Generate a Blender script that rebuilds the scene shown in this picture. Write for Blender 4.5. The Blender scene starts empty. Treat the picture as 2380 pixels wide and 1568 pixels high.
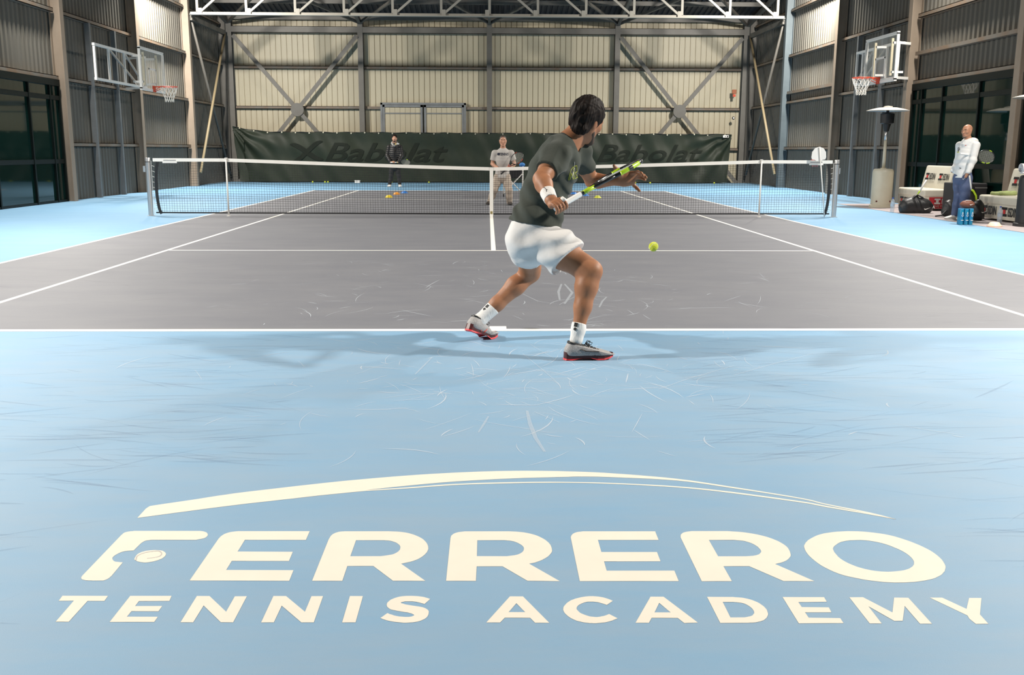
import bpy, bmesh, math, random
import numpy as np
from mathutils import Vector, Matrix
random.seed(7)
SC = bpy.context.scene
COL = SC.collection
PI = math.pi

# ---------------------------------------------------------------- camera
CAM = Vector((-0.07179, -18.5281, 1.24609))
YAW, PITCH, ROLL, FPX = 0.0255063, 0.1920595, 0.0035735, 2238.213   # focal length in pixels of the 2380-wide frame
def _axes():
    cy, sy, cp, sp = math.cos(YAW), math.sin(YAW), math.cos(PITCH), math.sin(PITCH)
    f = Vector((sy*cp, cy*cp, -sp)); r = Vector((cy, -sy, 0)); u = r.cross(f)
    cr, sr = math.cos(ROLL), math.sin(ROLL)
    return cr*r + sr*u, -sr*r + cr*u, f
CR_, CU_, CF_ = _axes()
cam_d = bpy.data.cameras.new('camera')
cam_d.sensor_fit = 'HORIZONTAL'; cam_d.sensor_width = 36; cam_d.lens = 36*FPX/2380
cam_d.clip_start = .05; cam_d.clip_end = 200
cam = bpy.data.objects.new('camera', cam_d); COL.objects.link(cam)
m = Matrix((CR_, CU_, -CF_)).transposed().to_4x4(); m.translation = CAM
cam.matrix_world = m
SC.camera = cam

# ---------------------------------------------------------------- light of the hall
SC.view_settings.view_transform = 'Standard'; SC.view_settings.look = 'None'
SC.view_settings.gamma = 1.0; SC.view_settings.use_curve_mapping = False
SC.view_settings.exposure = 0.0
w = bpy.data.worlds.new('world'); SC.world = w; w.use_nodes = True
w.node_tree.nodes['Background'].inputs[0].default_value = (.02, .025, .035, 1)
w.node_tree.nodes['Background'].inputs[1].default_value = 0.3
FLOOD_Y = (11.0, 3.0, -5.0, -13.5)
FLOOD_W = 950.0
def flood(sx, y):
    d = bpy.data.lights.new('floodlight', 'AREA'); d.shape = 'RECTANGLE'; d.size = .55; d.size_y = .35
    d.energy = FLOOD_W*{11.0: 1.4, 3.0: .58, -5.0: .72, -13.5: 1.2}[y]; d.color = (1.0, .945, .86); d.spread = math.radians(172 if y > 10 else 135)
    o = bpy.data.objects.new('floodlight', d); COL.objects.link(o)
    o.location = (sx*9.55, y, 6.72)
    aim = Vector((sx*(7.6 if y > 10 else 5.6), y + (3.0 if y > 10 else 0), 0)) - o.location
    o.rotation_euler = aim.to_track_quat('-Z', 'Y').to_euler()
for y in FLOOD_Y:
    flood(-1, y); flood(1, y)

# ---------------------------------------------------------------- helpers
def at(px, py, y):                      # the point of the hall seen at a pixel of the photograph, on the plane of depth y
    d = CF_ + CR_*((px-1190)/FPX) - CU_*((py-784)/FPX)
    return CAM + d*((y-CAM.y)/d.y)
def link(o, parent=None):
    COL.objects.link(o)
    if parent is not None: o.parent = parent
    return o
def tag(o, label=None, cat=None, group=None, kind=None):
    if label: o['label'] = label
    if cat: o['category'] = cat
    if group: o['group'] = group
    if kind: o['kind'] = kind
    return o
def empty(name, loc=(0,0,0), rz=0.0, label=None, cat=None, group=None, kind=None):
    o = bpy.data.objects.new(name, None); COL.objects.link(o)
    o.location = loc; o.rotation_euler = (0, 0, rz); o.empty_display_size = .1
    return tag(o, label, cat, group, kind)
def me_from(name, V, F, mat, smooth=False):
    me = bpy.data.meshes.new(name)
    me.from_pydata([tuple(map(float, v)) for v in V], [], [tuple(map(int, f)) for f in F])
    if mat is not None: me.materials.append(mat)
    if smooth: me.polygons.foreach_set('use_smooth', [True]*len(me.polygons))
    me.update()
    return me
def obj(name, V, F, mat, parent=None, smooth=False):
    return link(bpy.data.objects.new(name, me_from(name, V, F, mat, smooth)), parent)
def share(name, me, parent=None, loc=(0,0,0), rot=None, scale=None):
    o = bpy.data.objects.new(name, me); link(o, parent); o.location = loc
    if rot: o.rotation_euler = rot
    if scale: o.scale = scale
    return o
def copy_tree(o, parent=None):
    c = o.copy(); COL.objects.link(c); c.parent = parent
    for ch in [x for x in bpy.data.objects if x.parent == o]: copy_tree(ch, c)
    return c

class MB:
    """collects shapes for one mesh"""
    def __init__(s): s.V = []; s.F = []
    def add(s, V, F):
        n = len(s.V); s.V += [Vector(v) for v in V]; s.F += [tuple(i+n for i in f) for f in F]; return s
    def box(s, c, d, R=None):
        c = Vector(c); hx, hy, hz = d[0]/2, d[1]/2, d[2]/2
        P = [Vector((x, y, z)) for x in (-hx, hx) for y in (-hy, hy) for z in (-hz, hz)]
        if R is not None: P = [R @ p for p in P]
        return s.add([c+p for p in P], [(0,1,3,2), (4,6,7,5), (0,4,5,1), (2,3,7,6), (0,2,6,4), (1,5,7,3)])
    def mm(s, a, b): return s.box([(a[i]+b[i])/2 for i in range(3)], [abs(b[i]-a[i]) for i in range(3)])
    def bar(s, a, b, w, h, up=(0,0,1)):                       # rectangular bar from a to b, w across, h along up
        a, b = Vector(a), Vector(b); d = (b-a); L = d.length; d.normalize()
        u = Vector(up); u = u - d*u.dot(d)
        if u.length < 1e-4: u = Vector((1,0,0)) - d*d.x
        u.normalize(); l = u.cross(d)
        R = Matrix((d, l, u)).transposed()
        return s.box((a+b)/2, (L, w, h), R)
    def tube(s, pts, r, n=8, closed=False, caps=True):
        pts = [Vector(p) for p in pts]; m = len(pts); rs = r if isinstance(r, (list, tuple)) else [r]*m
        V = []; F = []; prev = None
        for i, p in enumerate(pts):
            if closed: t = pts[(i+1) % m] - pts[i-1]
            else: t = pts[min(i+1, m-1)] - pts[max(i-1, 0)]
            t.normalize()
            if prev is None:
                a = Vector((0,0,1)) if abs(t.z) < .9 else Vector((1,0,0))
                x = t.cross(a).normalized()
            else:
                x = (prev - t*prev.dot(t)).normalized()
            prev = x; y = t.cross(x)
            V += [p + (x*math.cos(2*PI*k/n) + y*math.sin(2*PI*k/n))*rs[i] for k in range(n)]
        for i in range(m if closed else m-1):
            j = (i+1) % m
            for k in range(n):
                F.append((i*n+k, i*n+(k+1) % n, j*n+(k+1) % n, j*n+k))
        if caps and not closed:
            F.append(tuple(range(n-1, -1, -1))); F.append(tuple((m-1)*n+k for k in range(n)))
        return s.add(V, F)
    def lathe(s, prof, c=(0,0,0), n=32, cap=True):            # profile of (r, z)
        c = Vector(c); V = []; F = []; m = len(prof)
        for r, z in prof:
            V += [c + Vector((r*math.cos(2*PI*k/n), r*math.sin(2*PI*k/n), z)) for k in range(n)]
        for i in range(m-1):
            for k in range(n):
                F.append((i*n+k, i*n+(k+1) % n, (i+1)*n+(k+1) % n, (i+1)*n+k))
        if cap:
            F.append(tuple(range(n-1, -1, -1))); F.append(tuple((m-1)*n+k for k in range(n)))
        return s.add(V, F)
    def sphere(s, c, r, n=12, m=8, R=None):
        c = Vector(c); r = r if isinstance(r, (tuple, list)) else (r, r, r)
        V = []; F = []
        for i in range(1, m):
            a = PI*i/m
            for k in range(n):
                b = 2*PI*k/n
                p = Vector((r[0]*math.sin(a)*math.cos(b), r[1]*math.sin(a)*math.sin(b), r[2]*math.cos(a)))
                V.append(c + (R @ p if R is not None else p))
        t = Vector((0,0,r[2])); t = R @ t if R is not None else t
        V += [c+t, c-t]; T = len(V)-2
        for i in range(m-2):
            for k in range(n):
                F.append((i*n+k, (i+1)*n+k, (i+1)*n+(k+1) % n, i*n+(k+1) % n))
        for k in range(n):
            F.append((T, k, (k+1) % n)); F.append((T+1, (m-2)*n+(k+1) % n, (m-2)*n+k))
        return s.add(V, F)
    def prism(s, poly, z0, z1, M=None):                        # polygon in xy, extruded in z, then M
        n = len(poly)
        V = [Vector((x, y, z0)) for x, y in poly] + [Vector((x, y, z1)) for x, y in poly]
        if M is not None: V = [M @ v for v in V]
        F = [tuple(range(n-1, -1, -1)), tuple(range(n, 2*n))] + [(i, (i+1) % n, n+(i+1) % n, n+i) for i in range(n)]
        return s.add(V, F)
    def build(s, name, mat, parent=None, smooth=False, bevel=0.0, seg=2, auto=False):
        me = me_from(name, s.V, s.F, mat, smooth)
        if bevel > 0:
            bm = bmesh.new(); bm.from_mesh(me)
            bmesh.ops.remove_doubles(bm, verts=bm.verts, dist=1e-5)
            es = [e for e in bm.edges if len(e.link_faces) == 2 and e.calc_face_angle(0) > .5]
            bmesh.ops.bevel(bm, geom=es, offset=bevel, segments=seg, profile=.5, affect='EDGES', clamp_overlap=True)
            bm.to_mesh(me); bm.free()
            if smooth: me.polygons.foreach_set('use_smooth', [True]*len(me.polygons))
        if auto:
            bm = bmesh.new(); bm.from_mesh(me)
            for e in bm.edges:
                e.smooth = not (len(e.link_faces) == 2 and e.calc_face_angle(0) > .6)
            for f in bm.faces: f.smooth = True
            bm.to_mesh(me); bm.free()
        return link(bpy.data.objects.new(name, me), parent)

def flat_outline(name, paths, mat, parent=None, depth=.0005, M=None):
    """flat shape with holes, filled between its outlines"""
    cu = bpy.data.curves.new(name, 'CURVE'); cu.dimensions = '2D'; cu.fill_mode = 'BOTH'; cu.extrude = depth
    for p in paths:
        sp = cu.splines.new('POLY'); sp.points.add(len(p)-1); sp.use_cyclic_u = True
        for q, (x, y) in zip(sp.points, p): q.co = (x, y, 0, 1)
    return _curve_to_mesh(name, cu, mat, parent, M)
def _curve_to_mesh(name, cu, mat, parent, M):
    tmp = bpy.data.objects.new('tmp_outline', cu); COL.objects.link(tmp)
    dg = bpy.context.evaluated_depsgraph_get()
    me = bpy.data.meshes.new_from_object(tmp.evaluated_get(dg))
    bpy.data.objects.remove(tmp); bpy.data.curves.remove(cu)
    me.name = name; me.materials.clear(); me.materials.append(mat)
    if M is not None: me.transform(M)
    return link(bpy.data.objects.new(name, me), parent)
def lettering(name, body, mat, parent, M, w, h, depth=.001, shear=0.0, bold=0.0):
    """flat printed words, fitted into a w x h box in the xy plane, then placed by M"""
    cu = bpy.data.curves.new(name, 'FONT'); cu.body = body; cu.shear = shear; cu.offset = bold
    cu.align_x = 'LEFT'; cu.extrude = 0.0; cu.resolution_u = 3
    o = _curve_to_mesh(name, cu, mat, parent, None)
    xs = [v.co.x for v in o.data.vertices]; ys = [v.co.y for v in o.data.vertices]
    sx = w/max(1e-6, max(xs)-min(xs)); sy = h/max(1e-6, max(ys)-min(ys))
    o.data.transform(M @ Matrix.Diagonal((sx, sy, 1, 1)) @ Matrix.Translation((-(max(xs)+min(xs))/2, -(max(ys)+min(ys))/2, depth/max(sx,1e-6)*0)) )
    return o
def frame_at(c, x, y):                                         # matrix with given origin, x axis and y axis
    x = Vector(x).normalized(); y = Vector(y); y = (y - x*y.dot(x)).normalized(); z = x.cross(y)
    M = Matrix((x, y, z)).transposed().to_4x4(); M.translation = Vector(c)
    return M

# ---------------------------------------------------------------- materials
MATS = {}
def mat(name, color, rough=.6, metal=0.0, spec=.5, noise=None, bump=None, alpha=1.0, coat=0.0, emit=None, sheen=0.0, trans=0.0):
    """noise = (scale, second colour, amount[, stretch]); bump = (scale, strength[, stretch])"""
    if name in MATS: return MATS[name]
    m = bpy.data.materials.new(name); m.use_nodes = True
    nt = m.node_tree; b = nt.nodes['Principled BSDF']; L = nt.links
    b.inputs['Base Color'].default_value = (*color, 1); b.inputs['Roughness'].default_value = rough
    b.inputs['Metallic'].default_value = metal; b.inputs['Specular IOR Level'].default_value = spec
    b.inputs['Alpha'].default_value = alpha; b.inputs['Coat Weight'].default_value = coat
    b.inputs['Sheen Weight'].default_value = sheen; b.inputs['Transmission Weight'].default_value = trans
    if emit: b.inputs['Emission Color'].default_value = (*emit[0], 1); b.inputs['Emission Strength'].default_value = emit[1]
    def coords(stretch):
        tc = nt.nodes.new('ShaderNodeTexCoord'); mp = nt.nodes.new('ShaderNodeMapping')
        mp.inputs['Scale'].default_value = stretch or (1, 1, 1); L.new(tc.outputs['Object'], mp.inputs['Vector'])
        return mp.outputs['Vector']
    if noise:
        sc, c2, amt = noise[:3]
        n = nt.nodes.new('ShaderNodeTexNoise'); n.inputs['Scale'].default_value = sc; n.inputs['Detail'].default_value = 5
        n.inputs['Roughness'].default_value = .6
        L.new(coords(noise[3] if len(noise) > 3 else None), n.inputs['Vector'])
        r = nt.nodes.new('ShaderNodeMapRange'); r.inputs[1].default_value = .35; r.inputs[2].default_value = .65
        r.inputs[3].default_value = 0; r.inputs[4].default_value = amt
        L.new(n.outputs['Fac'], r.inputs[0])
        mx = nt.nodes.new('ShaderNodeMix'); mx.data_type = 'RGBA'
        mx.inputs[6].default_value = (*color, 1); mx.inputs[7].default_value = (*c2, 1)
        L.new(r.outputs[0], mx.inputs[0]); L.new(mx.outputs[2], b.inputs['Base Color'])
    if bump:
        n = nt.nodes.new('ShaderNodeTexNoise'); n.inputs['Scale'].default_value = bump[0]; n.inputs['Detail'].default_value = 4
        L.new(coords(bump[2] if len(bump) > 2 else None), n.inputs['Vector'])
        bp = nt.nodes.new('ShaderNodeBump'); bp.inputs['Strength'].default_value = bump[1]; bp.inputs['Distance'].default_value = .02
        L.new(n.outputs['Fac'], bp.inputs['Height']); L.new(bp.outputs[0], b.inputs['Normal'])
    MATS[name] = m
    return m
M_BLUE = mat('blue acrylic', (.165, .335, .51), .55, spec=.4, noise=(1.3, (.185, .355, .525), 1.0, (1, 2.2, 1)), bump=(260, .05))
def paler_runback(m_, pale_tint):
    """the run-back behind the near baseline turns paler and greyer, in streaky patches"""
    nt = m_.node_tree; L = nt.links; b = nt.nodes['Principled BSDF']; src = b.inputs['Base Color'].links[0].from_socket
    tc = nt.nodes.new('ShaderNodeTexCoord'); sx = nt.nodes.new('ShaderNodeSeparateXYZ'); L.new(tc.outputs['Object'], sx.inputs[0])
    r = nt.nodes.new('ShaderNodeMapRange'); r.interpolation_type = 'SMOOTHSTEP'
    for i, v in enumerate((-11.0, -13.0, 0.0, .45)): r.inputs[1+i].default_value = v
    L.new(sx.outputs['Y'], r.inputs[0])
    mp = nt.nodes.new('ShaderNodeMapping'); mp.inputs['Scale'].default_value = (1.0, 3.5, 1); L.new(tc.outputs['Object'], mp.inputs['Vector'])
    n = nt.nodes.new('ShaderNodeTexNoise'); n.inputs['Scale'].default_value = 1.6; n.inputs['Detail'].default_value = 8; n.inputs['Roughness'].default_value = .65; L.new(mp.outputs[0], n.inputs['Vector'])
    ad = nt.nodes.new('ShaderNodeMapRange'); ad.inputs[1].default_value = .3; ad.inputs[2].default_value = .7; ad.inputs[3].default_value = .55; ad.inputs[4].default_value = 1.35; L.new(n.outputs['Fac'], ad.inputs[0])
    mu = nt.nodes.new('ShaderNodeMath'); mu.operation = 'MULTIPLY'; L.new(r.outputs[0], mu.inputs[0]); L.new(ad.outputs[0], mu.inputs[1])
    mx = nt.nodes.new('ShaderNodeMix'); mx.data_type = 'RGBA'; mx.inputs[7].default_value = (*pale_tint, 1)
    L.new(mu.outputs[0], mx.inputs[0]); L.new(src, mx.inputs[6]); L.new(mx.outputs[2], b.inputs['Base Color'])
paler_runback(M_BLUE, (.29, .36, .43))
M_GREY = mat('grey violet acrylic', (.158, .163, .185), .55, spec=.4, noise=(1.1, (.18, .184, .203), 1.0, (1, 2.2, 1)), bump=(260, .05))
M_LINE = mat('white line paint', (.84, .82, .76), .6, spec=.3)
M_LOGO = mat('cream logo paint', (.73, .68, .585), .6, spec=.3, noise=(6, (.69, .64, .55), .6))
M_STEEL = mat('grey steel paint', (.135, .127, .112), .5, noise=(3, (.115, .105, .09), .8))
M_STEELW = mat('rusty steel paint', (.16, .148, .128), .55, noise=(2.5, (.17, .105, .06), .8, (1, 1, 1)))
M_COL = mat('taupe column paint', (.27, .215, .165), .55, noise=(2, (.225, .18, .135), .8))
M_COLB = mat('blue grey column paint', (.088, .115, .13), .5, noise=(3, (.07, .092, .105), .8))
M_WTRUSS = mat('white truss paint', (.30, .285, .25), .5)
M_CLADB = mat('cream cladding', (.48, .43, .31), .5, noise=(1.6, (.40, .35, .25), .8, (1, 1, .3)))
M_CLADS = mat('grey cladding', (.118, .113, .099), .5, noise=(1.2, (.096, .088, .07), .9, (1, 1, .35)))
M_ROOF = mat('dark roof sheet', (.034, .040, .049), .5, noise=(1.5, (.028, .031, .036), .8))
M_BACK = mat('wall backing', (.08, .08, .075), .8)
M_BLACK = mat('black plastic', (.012, .012, .013), .45)
M_WHITE = mat('white paint', (.78, .76, .72), .45)
M_CHROME = mat('brushed aluminium', (.62, .62, .62), .35, metal=.85)
M_RED = mat('orange red enamel', (.62, .06, .02), .4)
M_CORD = mat('white cord', (.75, .72, .66), .8)
M_NET = mat('black net cord', (.012, .012, .014), .7)
M_BAND = mat('white net band', (.85, .83, .78), .7, noise=(4, (.8, .77, .72), .6))
M_GLASSD = mat('dark green glazing', (.003, .015, .012), .04, spec=.5)
M_GFRAME = mat('dark green frame', (.0018, .005, .004), .45, spec=.25)

# ================================================================ the hall
XW, YB, YF = 10.32, 20.12, -30.0            # wall faces
def roof_z(y): return 6.2 + (20.2 - y)*.185 if y > 10 else 6.2 + 10.2*.185
ZR = roof_z(0)
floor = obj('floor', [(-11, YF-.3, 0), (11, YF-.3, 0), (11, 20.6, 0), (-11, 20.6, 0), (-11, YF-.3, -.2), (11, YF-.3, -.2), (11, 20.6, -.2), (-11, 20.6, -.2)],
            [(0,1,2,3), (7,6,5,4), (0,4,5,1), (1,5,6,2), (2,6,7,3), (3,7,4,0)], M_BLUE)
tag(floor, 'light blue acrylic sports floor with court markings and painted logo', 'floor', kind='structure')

# sheet profiles -------------------------------------------------
def sheet_mesh(name, width, ribs, h, depth, m_, crest=.5, edge=.12):
    """upright trapezoidal sheet: runs along x, rises along z, ribs stand out to -y"""
    p = width/ribs; prof = []
    for i in range(ribs):
        x = i*p; e = edge*p; c = crest*p
        prof += [(x, 0), (x+(p-c)/2-e, 0), (x+(p-c)/2, -depth), (x+(p+c)/2, -depth), (x+(p+c)/2+e, 0)]
    prof.append((width, 0))
    V = [(x, y, z) for z in (0, h) for x, y in prof]; n = len(prof)
    return me_from(name, V, [(i, i+1, n+i+1, n+i) for i in range(n-1)], m_)

# back wall -------------------------------------------------------
wall_back = MB().mm((-10.6, YB+.08, 0), (10.6, YB+.25, 6.4)).build('wall_back', M_BACK)
tag(wall_back, 'cream ribbed metal end wall with steel bracing behind the court', 'wall', kind='structure')
pitch = .2105
pm = sheet_mesh('cladding_panel', pitch, 1, 6.2, .03, M_CLADB, crest=.86, edge=.05)
for i in range(96):
    share('cladding_panel', pm, wall_back, (-10.1+i*pitch, YB+.03, 0))
def ibeam_col(mb, x, y, z0, z1, wf, d, axis):   # H section: flange width wf, depth d along axis ('x' or 'y')
    t = .014
    if axis == 'y':
        mb.mm((x-wf/2, y-d/2, z0), (x+wf/2, y-d/2+t, z1)); mb.mm((x-wf/2, y+d/2-t, z0), (x+wf/2, y+d/2, z1)); mb.mm((x-t/2, y-d/2+t, z0), (x+t/2, y+d/2-t, z1))
    else:
        mb.mm((x-d/2, y-wf/2, z0), (x-d/2+t, y+wf/2, z1)); mb.mm((x+d/2-t, y-wf/2, z0), (x+d/2, y+wf/2, z1)); mb.mm((x-d/2+t, y-t/2, z0), (x+d/2-t, y+t/2, z1))
YC = YB-.2                                     # end-wall column line
for x in (-9.9, -4.93, 0, 4.93, 9.9):
    mb = MB(); ibeam_col(mb, x, YC, 0, 6.1, .2, .22, 'y'); mb.build('column', M_STEEL, wall_back)
for z in (1.3, 2.84, 4.34):
    for x0, x1 in ((-9.8, -5.03), (-4.83, -.1), (.1, 4.83), (5.03, 9.8)):
        if z == 2.84 and x0 == -4.83:
            for a, b in ((-4.83, -4.2), (-.93, -.1)):
                MB().mm((a, YB-.13, z-.05), (b, YB-.005, z+.05)).build('girt', M_STEELW, wall_back)
            continue
        mb = MB().mm((x0, YB-.13, z-.055), (x1, YB-.115, z+.055)).mm((x0, YB-.13, z+.04), (x1, YB-.005, z+.055)).mm((x0, YB-.13, z-.055), (x1, YB-.005, z-.04))
        mb.build('girt', M_STEELW, wall_back)
for x0, x1 in ((-9.8, -5.03), (-4.83, -.1), (.1, 4.83), (5.03, 9.8)):
    MB().mm((x0, YC-.1, 5.6), (x1, YC-.085, 5.84)).mm((x0, YC-.1, 5.6), (x1, YC+.08, 5.615)).mm((x0, YC-.1, 5.825), (x1, YC+.08, 5.84)).build('eave_beam', M_STEEL, wall_back)
YX = YC-.13
for s in (-1, 1):                              # crossed flat braces with a round plate
    a, b = (s*9.75, YX, 5.5), (s*5.05, YX, 0.0)
    c, d = (s*5.05, YX, 5.5), (s*9.75, YX, 0.0)
    MB().bar(a, b, .012, .15, (0,0,1)).bar(Vector(a)+Vector((0,.05,0)), Vector(b)+Vector((0,.05,0)), .09, .02, (0,0,1)).build('brace', M_STEEL, wall_back)
    MB().bar(Vector(c)+Vector((0,-.02,0)), Vector(d)+Vector((0,-.02,0)), .012, .15, (0,0,1)).bar(Vector(c)+Vector((0,.04,0)), Vector(d)+Vector((0,.04,0)), .09, .02, (0,0,1)).build('brace', M_STEEL, wall_back)
    MB().lathe([(.25, 0), (.25, .02)], (0,0,0), 24).build('gusset_plate', M_STEEL, wall_back)
    g = COL.objects[-1]; g.rotation_euler = (PI/2, 0, 0); g.location = (s*7.4, YX-.03, 2.75)
# tall framed doors in the second bay
dr = empty('door_1', (-2.57, YB-.1, 0), label='closed steel framed double door in the end wall above the curtain', cat='door', kind='structure')
for x0, x1 in ((-1.58, -.03), (.03, 1.58)):
    mb = MB()
    for x in (x0+.04, x1-.04): mb.mm((x-.04, -.06, 0), (x+.04, 0, 2.95))
    mb.mm((x0, -.06, 2.87), (x1, 0, 2.95)).mm((x0, -.05, 2.62), (x1, 0, 2.66)).mm((x0, -.05, 1.25), (x1, 0, 1.31))
    mb.build('leaf_frame', mat('door steel', (.2, .21, .215), .5, noise=(3, (.15, .155, .16), .8)), dr)
    for k in range(7):
        x = x0+.08+(k+.5)*(x1-x0-.16)/7
        MB().mm((x-.095, -.02, .02), (x+.095, .0, 2.86)).build('door_panel', M_CLADB, dr)
MB().mm((-1.66, -.08, 0), (-1.58, .02, 3.03)).mm((1.58, -.08, 0), (1.66, .02, 3.03)).mm((-1.66, -.08, 2.96), (1.66, .02, 3.04)).build('door_frame', MATS['door steel'], dr)
# small things on the end wall
def tagobj(o, label, cat, group=None): return tag(o, label, cat, group)
alarm = MB().mm((9.42, YC-.2, 3.42), (9.58, YC-.12, 3.58)).build('alarm_box', mat('dull red box', (.33, .09, .03), .5), bevel=.01)
tag(alarm, 'small red alarm box on the corner column of the end wall', 'alarm')
MB().mm((9.45, YC-.215, 3.31), (9.55, YC-.13, 3.40)).build('label_plate', M_RED, alarm)
def speaker_lamp(x, z, n):
    e = empty('wall_lamp', (x, YC-.15, z), label=n, cat='lamp')
    MB().sphere((0, -.07, 0), (.06, .05, .06)).build('head', M_BLACK, e, smooth=True)
    MB().sphere((0, -.115, 0), (.035, .02, .035)).build('lens', M_WHITE, e, smooth=True)
    MB().bar((0, 0, .04), (0, -.07, 0), .03, .03).build('bracket', M_BLACK, e)
speaker_lamp(9.5, 2.5, 'small black lamp on the end wall corner, upper of two')
speaker_lamp(9.35, 1.45, 'small black lamp beside the curtain edge, lower of two')

# side walls ------------------------------------------------------
GZ = (1.34, 2.87, 4.4, 5.88)
COLY = (15.2, 10.2, 5.2, .2, -4.8, -9.8, -14.8, -19.8, -24.8)
def side_wall(s, nm, label):
    wl = MB().mm((s*(XW+.06), YF, 0), (s*(XW+.25), 20.4, 9)).build(nm, M_BACK)
    tag(wl, label, 'wall', kind='structure')
    sm = sheet_mesh('cladding_sheet', 1.0, 5, 1.0, .045, M_CLADS, crest=.45, edge=.14)
    y = 20.1
    while y > -10:
        z0 = 0.0
        if s < 0 and -5 < y-.5 < 5.2: z0 = 2.8
        if s > 0 and -10 < y-.5 < 5.2: z0 = 2.8
        zt = min(roof_z(y), roof_z(y-1))
        o = share('cladding_sheet', sm, wl, (s*XW, y if s < 0 else y-1, z0), (0, 0, -PI/2 if s < 0 else PI/2), (1, 1, zt-z0))
        if s < 0: o.rotation_euler = (0, 0, PI/2); o.location = (s*XW, y-1, z0)
        else: o.rotation_euler = (0, 0, -PI/2); o.location = (s*XW, y, z0)
        y -= 1.0
    MB().mm((s*XW, YF, 0), (s*(XW+.05), -9.9, ZR)).build('rear_lining', M_CLADS, wl)
    for y in COLY:
        if y < -12: continue
        mb = MB(); ibeam_col(mb, s*10.13, y, 0, roof_z(y)-.1, .2, .26, 'x')
        c = mb.build('column', M_COLB if (s > 0 and y > 15) else M_COL, wl)
    mb = MB(); ibeam_col(mb, s*10.13, 19.75, 0, 6.1, .2, .26, 'x'); mb.build('column', M_STEEL, wl)
    ends = [19.65] + list(COLY[:6])
    for bi in range(len(ends)-1):
        y1, y0 = ends[bi]-.1, ends[bi+1]+.1
        for z in GZ:
            if z < 2.5 and ((s < 0 and y0 < 5 and y0 > -5) or (s > 0 and y0 < 5)): continue
            x = s*(XW-.1)
            MB().mm((x-.075, y0, z-.05), (x+.075, y1, z-.036)).mm((x-.075, y0, z+.036), (x+.075, y1, z+.05)).mm((x-s*.075, y0, z-.05), (x-s*.061, y1, z+.05)).build('girt', M_STEELW, wl)
    return wl
wall_left = side_wall(-1, 'wall_left', 'grey corrugated side wall with steel columns beside the left basketball hoop')
wall_right = side_wall(1, 'wall_right', 'grey corrugated side wall with steel columns behind the white benches')
xg = XW-.1
MB().mm((xg-.075, 10.3, 3.15), (xg+.075, 15.1, 3.24)).build('girt', M_STEELW, wall_right)
MB().mm((xg-.075, .3, 3.5), (xg+.075, 5.1, 3.58)).build('girt', M_STEELW, wall_right)
# door posts in the second bay of both walls
M_POST = mat('blue grey post', (.15, .16, .165), .5, noise=(3, (.12, .125, .125), .7))
for s, wl in ((-1, wall_left), (1, wall_right)):
    for y in (7.05, 8.75):
        MB().mm((s*10.16-.06, y-.05, 0), (s*10.16+.06, y+.05, 4.35)).build('post', M_POST, wl)
    # crossed pipes in the end bay
    a, b = Vector((s*10.02, 15.5, 5.5)), Vector((s*10.02, 19.4, .35))
    c, d = Vector((s*9.96, 19.5, 5.5)), Vector((s*9.96, 15.4, .45))
    MB().tube([a, b], .045, 10).build('brace', M_STEEL, wl, smooth=True)
    MB().tube([c, d], .045, 10).build('brace', mat('ochre pipe', (.34, .27, .16), .5), wl, smooth=True)
    MB().bar((s*10.0, 15.35, 5.55), (s*10.0, 19.6, 5.55), .12, .16).build('tie_beam', M_STEEL, wl)

wall_front = MB().mm((-10.6, YF-.3, 0), (10.6, YF, ZR)).build('wall_front', M_CLADS)
tag(wall_front, 'grey metal end wall behind the viewer', 'wall', kind='structure')

# glazed door bays --------------------------------------------------
def glazed_bay(n, s, y0, y1, label):
    e = empty('door_%d' % n, (s*10.2, (y0+y1)/2, 0), label=label, cat='door', kind='structure')
    h = (y1-y0)/2
    X0, X1 = (-.05, .05)
    MB().mm((X0-.03, -h, 2.68), (X1+.03, h, 2.83)).build('head_beam', M_GFRAME, e)
    MB().mm((X0, -h, 2.36), (X1, h, 2.46)).build('transom', M_GFRAME, e)
    MB().mm((X0, -h, .9), (X1, h, 1.0)).build('transom', M_GFRAME, e)
    MB().mm((X0, -h, 0), (X1, h, .05)).build('sill', M_GFRAME, e)
    ys = [-h, -h/3-.05, h/3+.03, h-.5, h]
    for y in ys:
        MB().mm((X0-.01, y-.025, 0.0), (X1+.01, y+.025, 2.7)).build('mullion', M_GFRAME, e)
    for a, b in zip(ys[:-1], ys[1:]):
        for z0, z1 in ((.05, .9), (1.0, 2.36), (2.46, 2.68)):
            MB().mm((-.008, a+.025, z0), (.008, b-.025, z1)).build('pane', M_GLASSD, e)
    return e
glazed_bay(2, -1, .32, 5.08, 'dark green glazed sliding door in the left wall')
glazed_bay(3, 1, .32, 5.08, 'dark green glazed door behind the bald man in white')
glazed_bay(4, 1, -4.68, .08, 'dark green glazed door behind the black bin at the right edge')
MB().mm((-10.36, -4.7, 0), (-10.27, .1, 2.8)).build('lower_lining', M_CLADS, wall_left)
MB().mm((10.27, -9.9, 0), (10.36, -4.9, 2.8)).build('lower_lining', M_CLADS, wall_right)

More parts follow.
